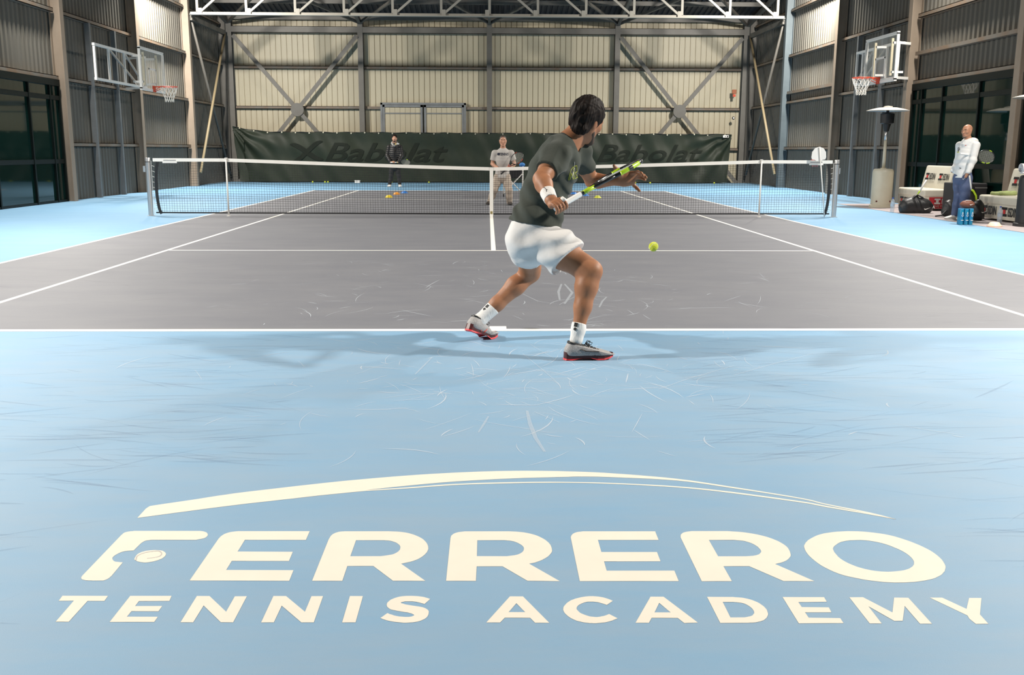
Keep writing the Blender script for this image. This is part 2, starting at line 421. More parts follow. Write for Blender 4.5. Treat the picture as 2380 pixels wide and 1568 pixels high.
# roof ------------------------------------------------------------
ceiling = obj('ceiling', [(-11, 20.5, roof_z(20.5)+.1), (11, 20.5, roof_z(20.5)+.1), (11, 10, ZR+.1), (-11, 10, ZR+.1), (11, YF-.3, ZR+.1), (-11, YF-.3, ZR+.1)],
              [(0,1,2,3), (3,2,4,5)], M_ROOF)
tag(ceiling, 'dark corrugated metal roof over the hall', 'ceiling', kind='structure')
rm = sheet_mesh('roof_sheet', 1.0, 5, 1.0, .045, M_ROOF, crest=.5, edge=.1)
sl = math.hypot(10.3, 10.3*.185); ang = math.atan(.185)
for i in range(21):
    o = share('roof_sheet', rm, ceiling, (-10.5+i, 20.4, roof_z(20.4)+.03), (PI/2-ang, 0, 0), (1, 1, sl))
for y in (19.9, 18.1, 16.4, 13.4, 11.6):
    MB().mm((-10.3, y-.05, roof_z(y)-.17), (10.3, y+.05, roof_z(y)-.02)).build('purlin', M_STEEL, ceiling)
for x in (-9.95, -4.93, 0, 4.93, 9.95):
    MB().bar((x, YC, 5.98), (x, 15.3, 6.68), .11, .16).build('rafter', M_STEEL, ceiling)
for x0 in (-9.9, -4.93, 0, 4.93):
    xm = x0+2.47
    for xa in (x0, x0+4.95):
        MB().bar((xa, YC-.1, 5.98), (xm, 15.35, 6.66), .07, .1).build('wind_brace', M_STEEL, ceiling)

# truss -----------------------------------------------------------
def truss(y, label):
    e = empty('roof_truss', (0, y, 0), label=label, cat='truss')
    zb, zt = 5.62, 6.98
    MB().mm((-9.95, -.09, zb), (9.95, .09, zb+.03)).mm((-9.95, -.012, zb), (9.95, .012, zb+.1)).build('bottom_chord', M_WTRUSS, e)
    MB().mm((-9.95, -.09, zt), (9.95, .09, zt+.1)).build('top_chord', M_WTRUSS, e)
    xs = [-9.7+i*9.7/6 for i in range(13)]
    for i, x in enumerate(xs):
        MB().mm((x-.04, -.05, zb+.1), (x+.04, .05, zt)).build('vertical', M_WTRUSS, e)
        MB().mm((x-.07+(.08 if x < 0 else -.08), -.062, zb+.02), (x+.07+(.08 if x < 0 else -.08), -.05, zb+.22)).build('gusset_plate', M_WTRUSS, e)
    for i in range(12):
        a, b = (xs[i], xs[i+1]) if xs[i] < -.01 else (xs[i+1], xs[i])
        MB().bar((a+(.1 if a < b else -.1), -.02, zb+.1), (b, -.02, zt), .07, .07).build('diagonal', M_WTRUSS, e)
truss(15.2, 'white lattice roof truss spanning the hall before the end wall')

# ================================================================ court markings
def slab(name, x0, x1, y0, y1, z, m_, parent): return MB().mm((x0, y0, 0), (x1, y1, z)).build(name, m_, parent)
slab('court_surface', -5.485, 5.485, -11.885, 11.885, .0006, M_GREY, floor)
zl = .0011
S, D, BL = 4.115, 5.485, 11.885
for s in (-1, 1):
    slab('court_line', s*S-.025 - s*.025, s*S+.025 - s*.025, -BL, BL, zl, M_LINE, floor)
    slab('court_line', s*D-.025 - s*.025, s*D+.025 - s*.025, -BL, BL, zl, M_LINE, floor)
    slab('court_line', -D, D, s*BL-.04 - s*.04, s*BL+.04 - s*.04, zl+.0002, M_LINE, floor)
    slab('court_line', -S, S, s*6.4-.025 - s*.025, s*6.4+.025 - s*.025, zl+.0002, M_LINE, floor)
    slab('centre_mark', -.06, .06, s*11.70, s*11.81, zl, M_LINE, floor)
slab('court_line', -.03, .03, -6.36, 6.36, zl+.0001, M_LINE, floor)
LOGO = [
 ('swoosh', [[(-1.278,-15.364),(-1.279,-15.277),(-1.278,-15.275),(-1.278,-15.271),(-1.277,-15.267),(-1.276,-15.262),(-1.275,-15.259),(-1.274,-15.256),(-1.275,-15.254),(-1.271,-15.251),(-1.262,-15.246),(-1.247,-15.239),(-1.226,-15.229),(-1.201,-15.218),(-1.174,-15.206),(-1.148,-15.194),(-1.122,-15.182),(-1.097,-15.169),(-1.069,-15.155),(-1.038,-15.141),(-1.002,-15.125),(-0.957,-15.108),(-0.905,-15.09),(-0.85,-15.071),(-0.796,-15.052),(-0.747,-15.036),(-0.705,-15.022),(-0.668,-15.01),(-0.632,-14.999),(-0.596,-14.989),(-0.558,-14.979),(-0.516,-14.968),(-0.472,-14.957),(-0.428,-14.947),(-0.383,-14.937),(-0.338,-14.928),(-0.293,-14.92),(-0.247,-14.913),(-0.201,-14.906),(-0.156,-14.901),(-0.113,-14.896),(-0.073,-14.893),(-0.036,-14.89),(-0,-14.889),(0.035,-14.888),(0.07,-14.888),(0.106,-14.889),(0.14,-14.89),(0.175,-14.892),(0.209,-14.894),(0.244,-14.898),(0.278,-14.901),(0.312,-14.905),(0.346,-14.91),(0.382,-14.916),(0.421,-14.925),(0.466,-14.935),(0.514,-14.947),(0.564,-14.961),(0.613,-14.975),(0.657,-14.991),(0.696,-15.006),(0.732,-15.023),(0.765,-15.04),(0.8,-15.058),(0.839,-15.079),(0.885,-15.103),(0.937,-15.13),(0.988,-15.158),(1.035,-15.184),(1.071,-15.206),(1.095,-15.222),(1.11,-15.234),(1.12,-15.245),(1.13,-15.256),(1.146,-15.269),(1.168,-15.284),(1.193,-15.301),(1.22,-15.318),(1.244,-15.335),(1.266,-15.351),(1.284,-15.366),(1.301,-15.381),(1.316,-15.396),(1.328,-15.408),(1.337,-15.416),(1.28,-15.372),(1.26,-15.359),(1.232,-15.34),(1.2,-15.319),(1.169,-15.297),(1.143,-15.278),(1.126,-15.264),(1.115,-15.253),(1.106,-15.243),(1.091,-15.231),(1.068,-15.215),(1.031,-15.194),(0.985,-15.169),(0.934,-15.142),(0.882,-15.116),(0.836,-15.093),(0.797,-15.073),(0.762,-15.055),(0.728,-15.039),(0.693,-15.024),(0.653,-15.011),(0.608,-15),(0.557,-14.99),(0.505,-14.982),(0.457,-14.976),(0.416,-14.97),(0.383,-14.966),(0.355,-14.963),(0.332,-14.962),(0.312,-14.961),(0.294,-14.961),(0.281,-14.96),(0.275,-14.96),(0.269,-14.96),(0.259,-14.961),(0.239,-14.963),(0.206,-14.964),(0.164,-14.967),(0.117,-14.97),(0.069,-14.973),(0.022,-14.978),(-0.023,-14.983),(-0.069,-14.989),(-0.114,-14.996),(-0.159,-15.003),(-0.2,-15.01),(-0.238,-15.018),(-0.274,-15.027),(-0.308,-15.035),(-0.341,-15.044),(-0.373,-15.053),(-0.408,-15.063),(-0.443,-15.073),(-0.476,-15.083),(-0.505,-15.092),(-0.525,-15.098),(-0.524,-15.107),(-0.543,-15.113),(-0.571,-15.12),(-0.602,-15.129),(-0.634,-15.138),(-0.663,-15.146),(-0.687,-15.153),(-0.709,-15.16),(-0.73,-15.167),(-0.754,-15.175),(-0.782,-15.185),(-0.817,-15.195),(-0.855,-15.208),(-0.896,-15.221),(-0.935,-15.233),(-0.971,-15.246),(-1.002,-15.257),(-1.031,-15.268),(-1.058,-15.278),(-1.086,-15.289),(-1.116,-15.301),(-1.15,-15.314),(-1.188,-15.329),(-1.224,-15.343),(-1.256,-15.356),(-1.278,-15.364)]]),
 ('swoosh', [[(-0.525,-15.099),(-0.504,-15.095),(-0.476,-15.09),(-0.442,-15.085),(-0.406,-15.078),(-0.372,-15.072),(-0.339,-15.065),(-0.307,-15.058),(-0.273,-15.05),(-0.237,-15.043),(-0.199,-15.037),(-0.158,-15.033),(-0.114,-15.028),(-0.069,-15.025),(-0.023,-15.022),(0.021,-15.02),(0.065,-15.019),(0.109,-15.018),(0.152,-15.018),(0.194,-15.019),(0.234,-15.021),(0.27,-15.023),(0.303,-15.025),(0.335,-15.027),(0.369,-15.031),(0.407,-15.036),(0.451,-15.042),(0.499,-15.049),(0.548,-15.057),(0.596,-15.066),(0.641,-15.076),(0.68,-15.086),(0.716,-15.096),(0.75,-15.107),(0.786,-15.12),(0.826,-15.135),(0.872,-15.154),(0.924,-15.177),(0.976,-15.2),(1.023,-15.222),(1.06,-15.24),(1.085,-15.253),(1.1,-15.262),(1.111,-15.27),(1.123,-15.278),(1.139,-15.289),(1.162,-15.302),(1.188,-15.317),(1.214,-15.332),(1.24,-15.347),(1.262,-15.361),(1.281,-15.374),(1.298,-15.387),(1.313,-15.399),(1.325,-15.41),(1.334,-15.417),(1.335,-15.419),(1.325,-15.413),(1.312,-15.405),(1.296,-15.394),(1.277,-15.383),(1.258,-15.371),(1.236,-15.358),(1.21,-15.344),(1.183,-15.328),(1.158,-15.314),(1.135,-15.301),(1.119,-15.29),(1.107,-15.282),(1.096,-15.274),(1.081,-15.264),(1.056,-15.252),(1.019,-15.234),(0.972,-15.213),(0.92,-15.19),(0.869,-15.168),(0.822,-15.149),(0.783,-15.133),(0.747,-15.12),(0.713,-15.109),(0.678,-15.098),(0.639,-15.088),(0.594,-15.078),(0.546,-15.069),(0.497,-15.06),(0.449,-15.053),(0.406,-15.047),(0.368,-15.042),(0.334,-15.038),(0.302,-15.035),(0.269,-15.033),(0.233,-15.031),(0.193,-15.03),(0.151,-15.03),(0.108,-15.03),(0.065,-15.031),(0.021,-15.033),(-0.023,-15.035),(-0.069,-15.038),(-0.114,-15.041),(-0.158,-15.045),(-0.199,-15.05),(-0.236,-15.056),(-0.272,-15.063),(-0.306,-15.07),(-0.339,-15.078),(-0.371,-15.084),(-0.405,-15.09),(-0.441,-15.096),(-0.475,-15.101),(-0.503,-15.105),(-0.524,-15.108)]]),
 ('letter', [[(-1.278,-15.821),(-1.277,-15.517),(-1.277,-15.513),(-1.276,-15.508),(-1.276,-15.502),(-1.275,-15.496),(-1.272,-15.491),(-1.268,-15.488),(-1.263,-15.485),(-1.257,-15.483),(-1.251,-15.482),(-1.248,-15.48),(-1.028,-15.484),(-1.026,-15.485),(-1.021,-15.486),(-1.017,-15.488),(-1.012,-15.491),(-1.008,-15.494),(-1.004,-15.497),(-1.001,-15.502),(-0.998,-15.507),(-0.996,-15.512),(-0.994,-15.517),(-0.993,-15.522),(-0.993,-15.528),(-0.994,-15.534),(-0.995,-15.539),(-0.997,-15.544),(-1.001,-15.548),(-1.006,-15.551),(-1.012,-15.554),(-1.017,-15.557),(-1.021,-15.559),(-1.165,-15.556),(-1.167,-15.557),(-1.171,-15.559),(-1.176,-15.56),(-1.18,-15.562),(-1.183,-15.565),(-1.185,-15.568),(-1.186,-15.572),(-1.187,-15.576),(-1.188,-15.58),(-1.189,-15.582),(-1.192,-15.64),(-1.196,-15.641),(-1.203,-15.642),(-1.21,-15.643),(-1.216,-15.645),(-1.222,-15.648),(-1.226,-15.652),(-1.229,-15.657),(-1.232,-15.662),(-1.234,-15.668),(-1.236,-15.673),(-1.237,-15.678),(-1.238,-15.683),(-1.238,-15.688),(-1.238,-15.692),(-1.237,-15.697),(-1.235,-15.702),(-1.232,-15.708),(-1.229,-15.713),(-1.225,-15.718),(-1.221,-15.722),(-1.216,-15.725),(-1.209,-15.726),(-1.203,-15.728),(-1.197,-15.729),(-1.193,-15.73),(-1.191,-15.822),(-1.191,-15.825),(-1.192,-15.83),(-1.192,-15.835),(-1.193,-15.84),(-1.194,-15.844),(-1.196,-15.848),(-1.198,-15.851),(-1.2,-15.854),(-1.202,-15.856),(-1.203,-15.857),(-1.207,-15.857),(-1.213,-15.857),(-1.22,-15.857),(-1.227,-15.857),(-1.233,-15.857),(-1.239,-15.856),(-1.245,-15.856),(-1.251,-15.855),(-1.256,-15.854),(-1.26,-15.852),(-1.264,-15.85),(-1.268,-15.848),(-1.27,-15.845),(-1.273,-15.842),(-1.274,-15.839),(-1.276,-15.836),(-1.277,-15.832),(-1.277,-15.828),(-1.278,-15.825),(-1.278,-15.822)]]),
 ('ball_mark', [[(-1.166,-15.707),(-1.168,-15.699),(-1.169,-15.689),(-1.17,-15.679),(-1.17,-15.67),(-1.168,-15.663),(-1.165,-15.657),(-1.162,-15.652),(-1.157,-15.648),(-1.152,-15.644),(-1.146,-15.642),(-1.14,-15.64),(-1.133,-15.639),(-1.126,-15.638),(-1.119,-15.639),(-1.112,-15.64),(-1.105,-15.642),(-1.099,-15.645),(-1.094,-15.65),(-1.089,-15.655),(-1.085,-15.661),(-1.083,-15.665),(-1.081,-15.67),(-1.08,-15.674),(-1.079,-15.68),(-1.079,-15.685),(-1.08,-15.692),(-1.081,-15.698),(-1.083,-15.704),(-1.087,-15.71),(-1.091,-15.715),(-1.096,-15.72),(-1.101,-15.724),(-1.106,-15.727),(-1.111,-15.729),(-1.116,-15.731),(-1.122,-15.732),(-1.128,-15.732),(-1.135,-15.73),(-1.141,-15.728),(-1.147,-15.725),(-1.151,-15.723),(-1.154,-15.72),(-1.157,-15.717),(-1.159,-15.715),(-1.161,-15.713),(-1.163,-15.712),(-1.165,-15.71)]]),
 ('seam', [[(-1.16,-15.715),(-1.161,-15.71),(-1.163,-15.704),(-1.165,-15.696),(-1.166,-15.689),(-1.167,-15.682),(-1.165,-15.677),(-1.163,-15.671),(-1.161,-15.667),(-1.157,-15.662),(-1.154,-15.659),(-1.15,-15.655),(-1.145,-15.652),(-1.14,-15.65),(-1.135,-15.648),(-1.131,-15.646),(-1.126,-15.645),(-1.122,-15.644),(-1.118,-15.643),(-1.114,-15.643),(-1.11,-15.644),(-1.107,-15.646),(-1.103,-15.65),(-1.1,-15.654),(-1.097,-15.659),(-1.095,-15.663),(-1.094,-15.667),(-1.092,-15.672),(-1.092,-15.677),(-1.092,-15.682),(-1.093,-15.686),(-1.094,-15.689),(-1.097,-15.691),(-1.1,-15.694),(-1.103,-15.695),(-1.107,-15.697),(-1.111,-15.699),(-1.116,-15.7),(-1.121,-15.701),(-1.125,-15.702),(-1.128,-15.703),(-1.129,-15.7),(-1.126,-15.699),(-1.122,-15.698),(-1.117,-15.697),(-1.112,-15.695),(-1.108,-15.694),(-1.105,-15.692),(-1.102,-15.69),(-1.1,-15.687),(-1.098,-15.685),(-1.096,-15.682),(-1.096,-15.678),(-1.095,-15.675),(-1.096,-15.671),(-1.097,-15.667),(-1.098,-15.664),(-1.1,-15.66),(-1.102,-15.657),(-1.105,-15.654),(-1.108,-15.651),(-1.111,-15.649),(-1.114,-15.648),(-1.118,-15.648),(-1.121,-15.649),(-1.125,-15.649),(-1.129,-15.651),(-1.134,-15.652),(-1.139,-15.654),(-1.143,-15.657),(-1.148,-15.659),(-1.152,-15.663),(-1.155,-15.666),(-1.158,-15.67),(-1.16,-15.674),(-1.162,-15.679),(-1.163,-15.684),(-1.163,-15.69),(-1.161,-15.697),(-1.16,-15.704),(-1.158,-15.71),(-1.157,-15.715)]]),
 ('letter', [[(-0.95,-15.861),(-0.95,-15.549),(-0.949,-15.545),(-0.949,-15.538),(-0.948,-15.531),(-0.946,-15.524),(-0.944,-15.518),(-0.942,-15.512),(-0.939,-15.508),(-0.936,-15.504),(-0.932,-15.5),(-0.928,-15.497),(-0.923,-15.494),(-0.917,-15.492),(-0.911,-15.49),(-0.906,-15.489),(-0.902,-15.488),(-0.665,-15.492),(-0.664,-15.565),(-0.862,-15.561),(-0.862,-15.654),(-0.688,-15.659),(-0.686,-15.728),(-0.862,-15.725),(-0.862,-15.79),(-0.659,-15.795),(-0.657,-15.868)]]),
 ('letter', [[(-0.59,-15.869),(-0.591,-15.557),(-0.59,-15.553),(-0.59,-15.546),(-0.589,-15.538),(-0.588,-15.53),(-0.586,-15.524),(-0.584,-15.518),(-0.581,-15.513),(-0.578,-15.509),(-0.575,-15.505),(-0.571,-15.502),(-0.567,-15.499),(-0.561,-15.497),(-0.556,-15.496),(-0.552,-15.496),(-0.549,-15.495),(-0.403,-15.497),(-0.396,-15.498),(-0.387,-15.499),(-0.377,-15.5),(-0.366,-15.502),(-0.356,-15.505),(-0.347,-15.508),(-0.339,-15.512),(-0.331,-15.517),(-0.324,-15.522),(-0.316,-15.528),(-0.309,-15.535),(-0.302,-15.542),(-0.295,-15.55),(-0.289,-15.558),(-0.283,-15.567),(-0.278,-15.578),(-0.273,-15.589),(-0.269,-15.601),(-0.266,-15.613),(-0.264,-15.623),(-0.263,-15.633),(-0.262,-15.643),(-0.263,-15.652),(-0.264,-15.66),(-0.265,-15.669),(-0.268,-15.677),(-0.27,-15.685),(-0.274,-15.694),(-0.277,-15.701),(-0.281,-15.708),(-0.285,-15.714),(-0.289,-15.72),(-0.294,-15.726),(-0.299,-15.73),(-0.304,-15.735),(-0.311,-15.74),(-0.319,-15.744),(-0.327,-15.748),(-0.334,-15.752),(-0.339,-15.754),(-0.257,-15.875),(-0.352,-15.873),(-0.422,-15.769),(-0.501,-15.768),(-0.501,-15.871)], [(-0.501,-15.57),(-0.41,-15.572),(-0.407,-15.573),(-0.401,-15.574),(-0.395,-15.575),(-0.389,-15.577),(-0.383,-15.58),(-0.378,-15.584),(-0.373,-15.588),(-0.368,-15.593),(-0.364,-15.598),(-0.361,-15.604),(-0.358,-15.608),(-0.356,-15.613),(-0.354,-15.618),(-0.353,-15.623),(-0.352,-15.629),(-0.352,-15.635),(-0.352,-15.641),(-0.352,-15.648),(-0.354,-15.655),(-0.355,-15.661),(-0.358,-15.666),(-0.361,-15.672),(-0.364,-15.676),(-0.368,-15.681),(-0.373,-15.685),(-0.38,-15.688),(-0.388,-15.691),(-0.396,-15.694),(-0.403,-15.696),(-0.408,-15.697),(-0.502,-15.696)]]),
 ('letter', [[(-0.196,-15.876),(-0.195,-15.564),(-0.195,-15.56),(-0.195,-15.554),(-0.194,-15.548),(-0.194,-15.541),(-0.192,-15.535),(-0.19,-15.53),(-0.187,-15.524),(-0.184,-15.519),(-0.18,-15.515),(-0.175,-15.511),(-0.17,-15.508),(-0.163,-15.506),(-0.156,-15.504),(-0.149,-15.502),(-0.145,-15.502),(-0.003,-15.504),(0.004,-15.505),(0.014,-15.506),(0.025,-15.508),(0.037,-15.511),(0.047,-15.514),(0.057,-15.519),(0.066,-15.524),(0.075,-15.53),(0.084,-15.537),(0.092,-15.545),(0.099,-15.554),(0.106,-15.564),(0.113,-15.575),(0.118,-15.586),(0.123,-15.598),(0.126,-15.609),(0.129,-15.62),(0.13,-15.632),(0.131,-15.643),(0.131,-15.653),(0.131,-15.662),(0.13,-15.67),(0.128,-15.678),(0.125,-15.686),(0.122,-15.693),(0.119,-15.7),(0.115,-15.708),(0.11,-15.715),(0.105,-15.722),(0.1,-15.727),(0.096,-15.733),(0.091,-15.737),(0.087,-15.741),(0.082,-15.745),(0.078,-15.748),(0.073,-15.752),(0.067,-15.755),(0.062,-15.757),(0.057,-15.759),(0.054,-15.761),(0.139,-15.884),(0.044,-15.88),(-0.028,-15.778),(-0.107,-15.777),(-0.108,-15.878)], [(-0.107,-15.577),(-0.019,-15.578),(-0.015,-15.579),(-0.009,-15.581),(-0.002,-15.582),(0.005,-15.585),(0.011,-15.588),(0.016,-15.592),(0.021,-15.597),(0.026,-15.603),(0.03,-15.609),(0.034,-15.615),(0.037,-15.62),(0.039,-15.626),(0.041,-15.632),(0.042,-15.638),(0.042,-15.644),(0.042,-15.65),(0.041,-15.656),(0.04,-15.663),(0.038,-15.668),(0.036,-15.674),(0.033,-15.678),(0.03,-15.683),(0.026,-15.687),(0.022,-15.691),(0.017,-15.694),(0.011,-15.697),(0.004,-15.699),(-0.003,-15.701),(-0.01,-15.703),(-0.014,-15.704),(-0.107,-15.702)]]),
 ('letter', [[(0.198,-15.885),(0.199,-15.556),(0.2,-15.553),(0.201,-15.549),(0.202,-15.544),(0.204,-15.539),(0.206,-15.534),(0.208,-15.53),(0.21,-15.527),(0.213,-15.523),(0.216,-15.52),(0.22,-15.517),(0.224,-15.514),(0.23,-15.512),(0.236,-15.511),(0.241,-15.509),(0.245,-15.508),(0.485,-15.512),(0.484,-15.584),(0.286,-15.581),(0.286,-15.677),(0.462,-15.68),(0.461,-15.75),(0.286,-15.748),(0.286,-15.815),(0.491,-15.818),(0.49,-15.89)]]),
 ('letter', [[(0.558,-15.892),(0.56,-15.567),(0.56,-15.564),(0.561,-15.559),(0.562,-15.555),(0.563,-15.55),(0.564,-15.545),(0.566,-15.54),(0.569,-15.535),(0.572,-15.531),(0.575,-15.526),(0.579,-15.523),(0.584,-15.52),(0.59,-15.517),(0.597,-15.515),(0.602,-15.514),(0.606,-15.512),(0.725,-15.514),(0.732,-15.515),(0.741,-15.517),(0.753,-15.519),(0.764,-15.521),(0.775,-15.524),(0.786,-15.528),(0.797,-15.533),(0.807,-15.538),(0.818,-15.544),(0.828,-15.551),(0.837,-15.558),(0.846,-15.566),(0.854,-15.575),(0.861,-15.584),(0.867,-15.593),(0.873,-15.603),(0.877,-15.613),(0.881,-15.623),(0.884,-15.634),(0.886,-15.644),(0.887,-15.656),(0.886,-15.668),(0.885,-15.68),(0.883,-15.691),(0.881,-15.702),(0.879,-15.71),(0.876,-15.718),(0.872,-15.725),(0.868,-15.731),(0.864,-15.737),(0.86,-15.742),(0.856,-15.747),(0.851,-15.752),(0.846,-15.756),(0.841,-15.76),(0.835,-15.764),(0.828,-15.768),(0.82,-15.771),(0.814,-15.774),(0.81,-15.776),(0.891,-15.897),(0.8,-15.895),(0.726,-15.79),(0.647,-15.789),(0.647,-15.893)], [(0.648,-15.587),(0.728,-15.588),(0.733,-15.589),(0.74,-15.591),(0.748,-15.593),(0.756,-15.595),(0.763,-15.598),(0.769,-15.603),(0.774,-15.608),(0.779,-15.614),(0.784,-15.621),(0.787,-15.628),(0.79,-15.636),(0.793,-15.645),(0.794,-15.655),(0.795,-15.664),(0.795,-15.672),(0.794,-15.679),(0.792,-15.685),(0.789,-15.691),(0.786,-15.695),(0.783,-15.7),(0.779,-15.704),(0.774,-15.707),(0.77,-15.71),(0.764,-15.712),(0.759,-15.714),(0.752,-15.715),(0.744,-15.716),(0.737,-15.717),(0.73,-15.717),(0.725,-15.717),(0.648,-15.716)]]),
 ('letter', [[(0.941,-15.65),(0.945,-15.637),(0.951,-15.626),(0.957,-15.615),(0.965,-15.604),(0.973,-15.593),(0.984,-15.582),(0.995,-15.572),(1.006,-15.562),(1.018,-15.553),(1.03,-15.546),(1.043,-15.539),(1.058,-15.534),(1.074,-15.529),(1.092,-15.525),(1.111,-15.523),(1.129,-15.521),(1.146,-15.522),(1.163,-15.523),(1.18,-15.526),(1.196,-15.53),(1.211,-15.535),(1.226,-15.541),(1.241,-15.548),(1.255,-15.557),(1.268,-15.568),(1.28,-15.581),(1.291,-15.595),(1.302,-15.61),(1.311,-15.626),(1.32,-15.643),(1.327,-15.66),(1.333,-15.677),(1.337,-15.694),(1.339,-15.71),(1.34,-15.726),(1.34,-15.741),(1.339,-15.756),(1.336,-15.771),(1.333,-15.785),(1.329,-15.799),(1.323,-15.812),(1.316,-15.824),(1.309,-15.836),(1.3,-15.846),(1.291,-15.857),(1.281,-15.866),(1.27,-15.874),(1.259,-15.882),(1.246,-15.889),(1.233,-15.894),(1.22,-15.899),(1.205,-15.903),(1.189,-15.907),(1.172,-15.909),(1.155,-15.911),(1.139,-15.911),(1.124,-15.911),(1.109,-15.909),(1.095,-15.907),(1.081,-15.903),(1.067,-15.899),(1.053,-15.894),(1.039,-15.888),(1.027,-15.881),(1.015,-15.874),(1.003,-15.867),(0.993,-15.859),(0.982,-15.848),(0.973,-15.836),(0.964,-15.821),(0.956,-15.805),(0.949,-15.789),(0.944,-15.771),(0.94,-15.752),(0.937,-15.733),(0.935,-15.715),(0.935,-15.697),(0.936,-15.681),(0.938,-15.665)], [(1.028,-15.668),(1.031,-15.659),(1.035,-15.652),(1.039,-15.646),(1.044,-15.639),(1.051,-15.632),(1.058,-15.624),(1.066,-15.617),(1.075,-15.61),(1.086,-15.605),(1.097,-15.601),(1.109,-15.598),(1.121,-15.597),(1.133,-15.596),(1.145,-15.596),(1.157,-15.598),(1.168,-15.601),(1.179,-15.606),(1.19,-15.612),(1.2,-15.619),(1.209,-15.627),(1.217,-15.636),(1.224,-15.646),(1.23,-15.657),(1.236,-15.667),(1.241,-15.678),(1.245,-15.689),(1.248,-15.701),(1.25,-15.712),(1.251,-15.724),(1.251,-15.736),(1.25,-15.748),(1.248,-15.759),(1.245,-15.769),(1.241,-15.777),(1.237,-15.786),(1.232,-15.793),(1.226,-15.801),(1.219,-15.807),(1.212,-15.814),(1.204,-15.819),(1.195,-15.824),(1.186,-15.828),(1.176,-15.831),(1.166,-15.833),(1.156,-15.835),(1.146,-15.836),(1.136,-15.837),(1.127,-15.836),(1.117,-15.835),(1.108,-15.833),(1.098,-15.83),(1.089,-15.826),(1.081,-15.821),(1.073,-15.816),(1.065,-15.809),(1.057,-15.802),(1.05,-15.793),(1.044,-15.784),(1.038,-15.774),(1.033,-15.763),(1.029,-15.752),(1.026,-15.74),(1.024,-15.728),(1.024,-15.716),(1.024,-15.704),(1.024,-15.691),(1.026,-15.679)]]),
 ('letter', [[(-1.28,-15.954),(-1.151,-15.957),(-1.149,-15.988),(-1.196,-15.987),(-1.197,-16.109),(-1.232,-16.108),(-1.235,-15.985),(-1.277,-15.985)]]),
 ('letter', [[(-1.088,-15.958),(-0.971,-15.96),(-0.967,-15.991),(-1.052,-15.991),(-1.052,-16.021),(-0.977,-16.022),(-0.977,-16.053),(-1.051,-16.051),(-1.052,-16.083),(-0.968,-16.085),(-0.968,-16.114),(-1.087,-16.112)]]),
 ('letter', [[(-0.899,-15.962),(-0.863,-15.963),(-0.791,-16.059),(-0.791,-15.966),(-0.757,-15.966),(-0.756,-16.12),(-0.789,-16.119),(-0.863,-16.021),(-0.863,-16.118),(-0.897,-16.117)]]),
 ('letter', [[(-0.682,-15.966),(-0.646,-15.967),(-0.575,-16.063),(-0.574,-15.969),(-0.541,-15.969),(-0.54,-16.124),(-0.573,-16.124),(-0.646,-16.026),(-0.647,-16.122),(-0.681,-16.122)]]),
 ('letter', [[(-0.465,-15.97),(-0.428,-15.971),(-0.428,-16.126),(-0.464,-16.126)]]),
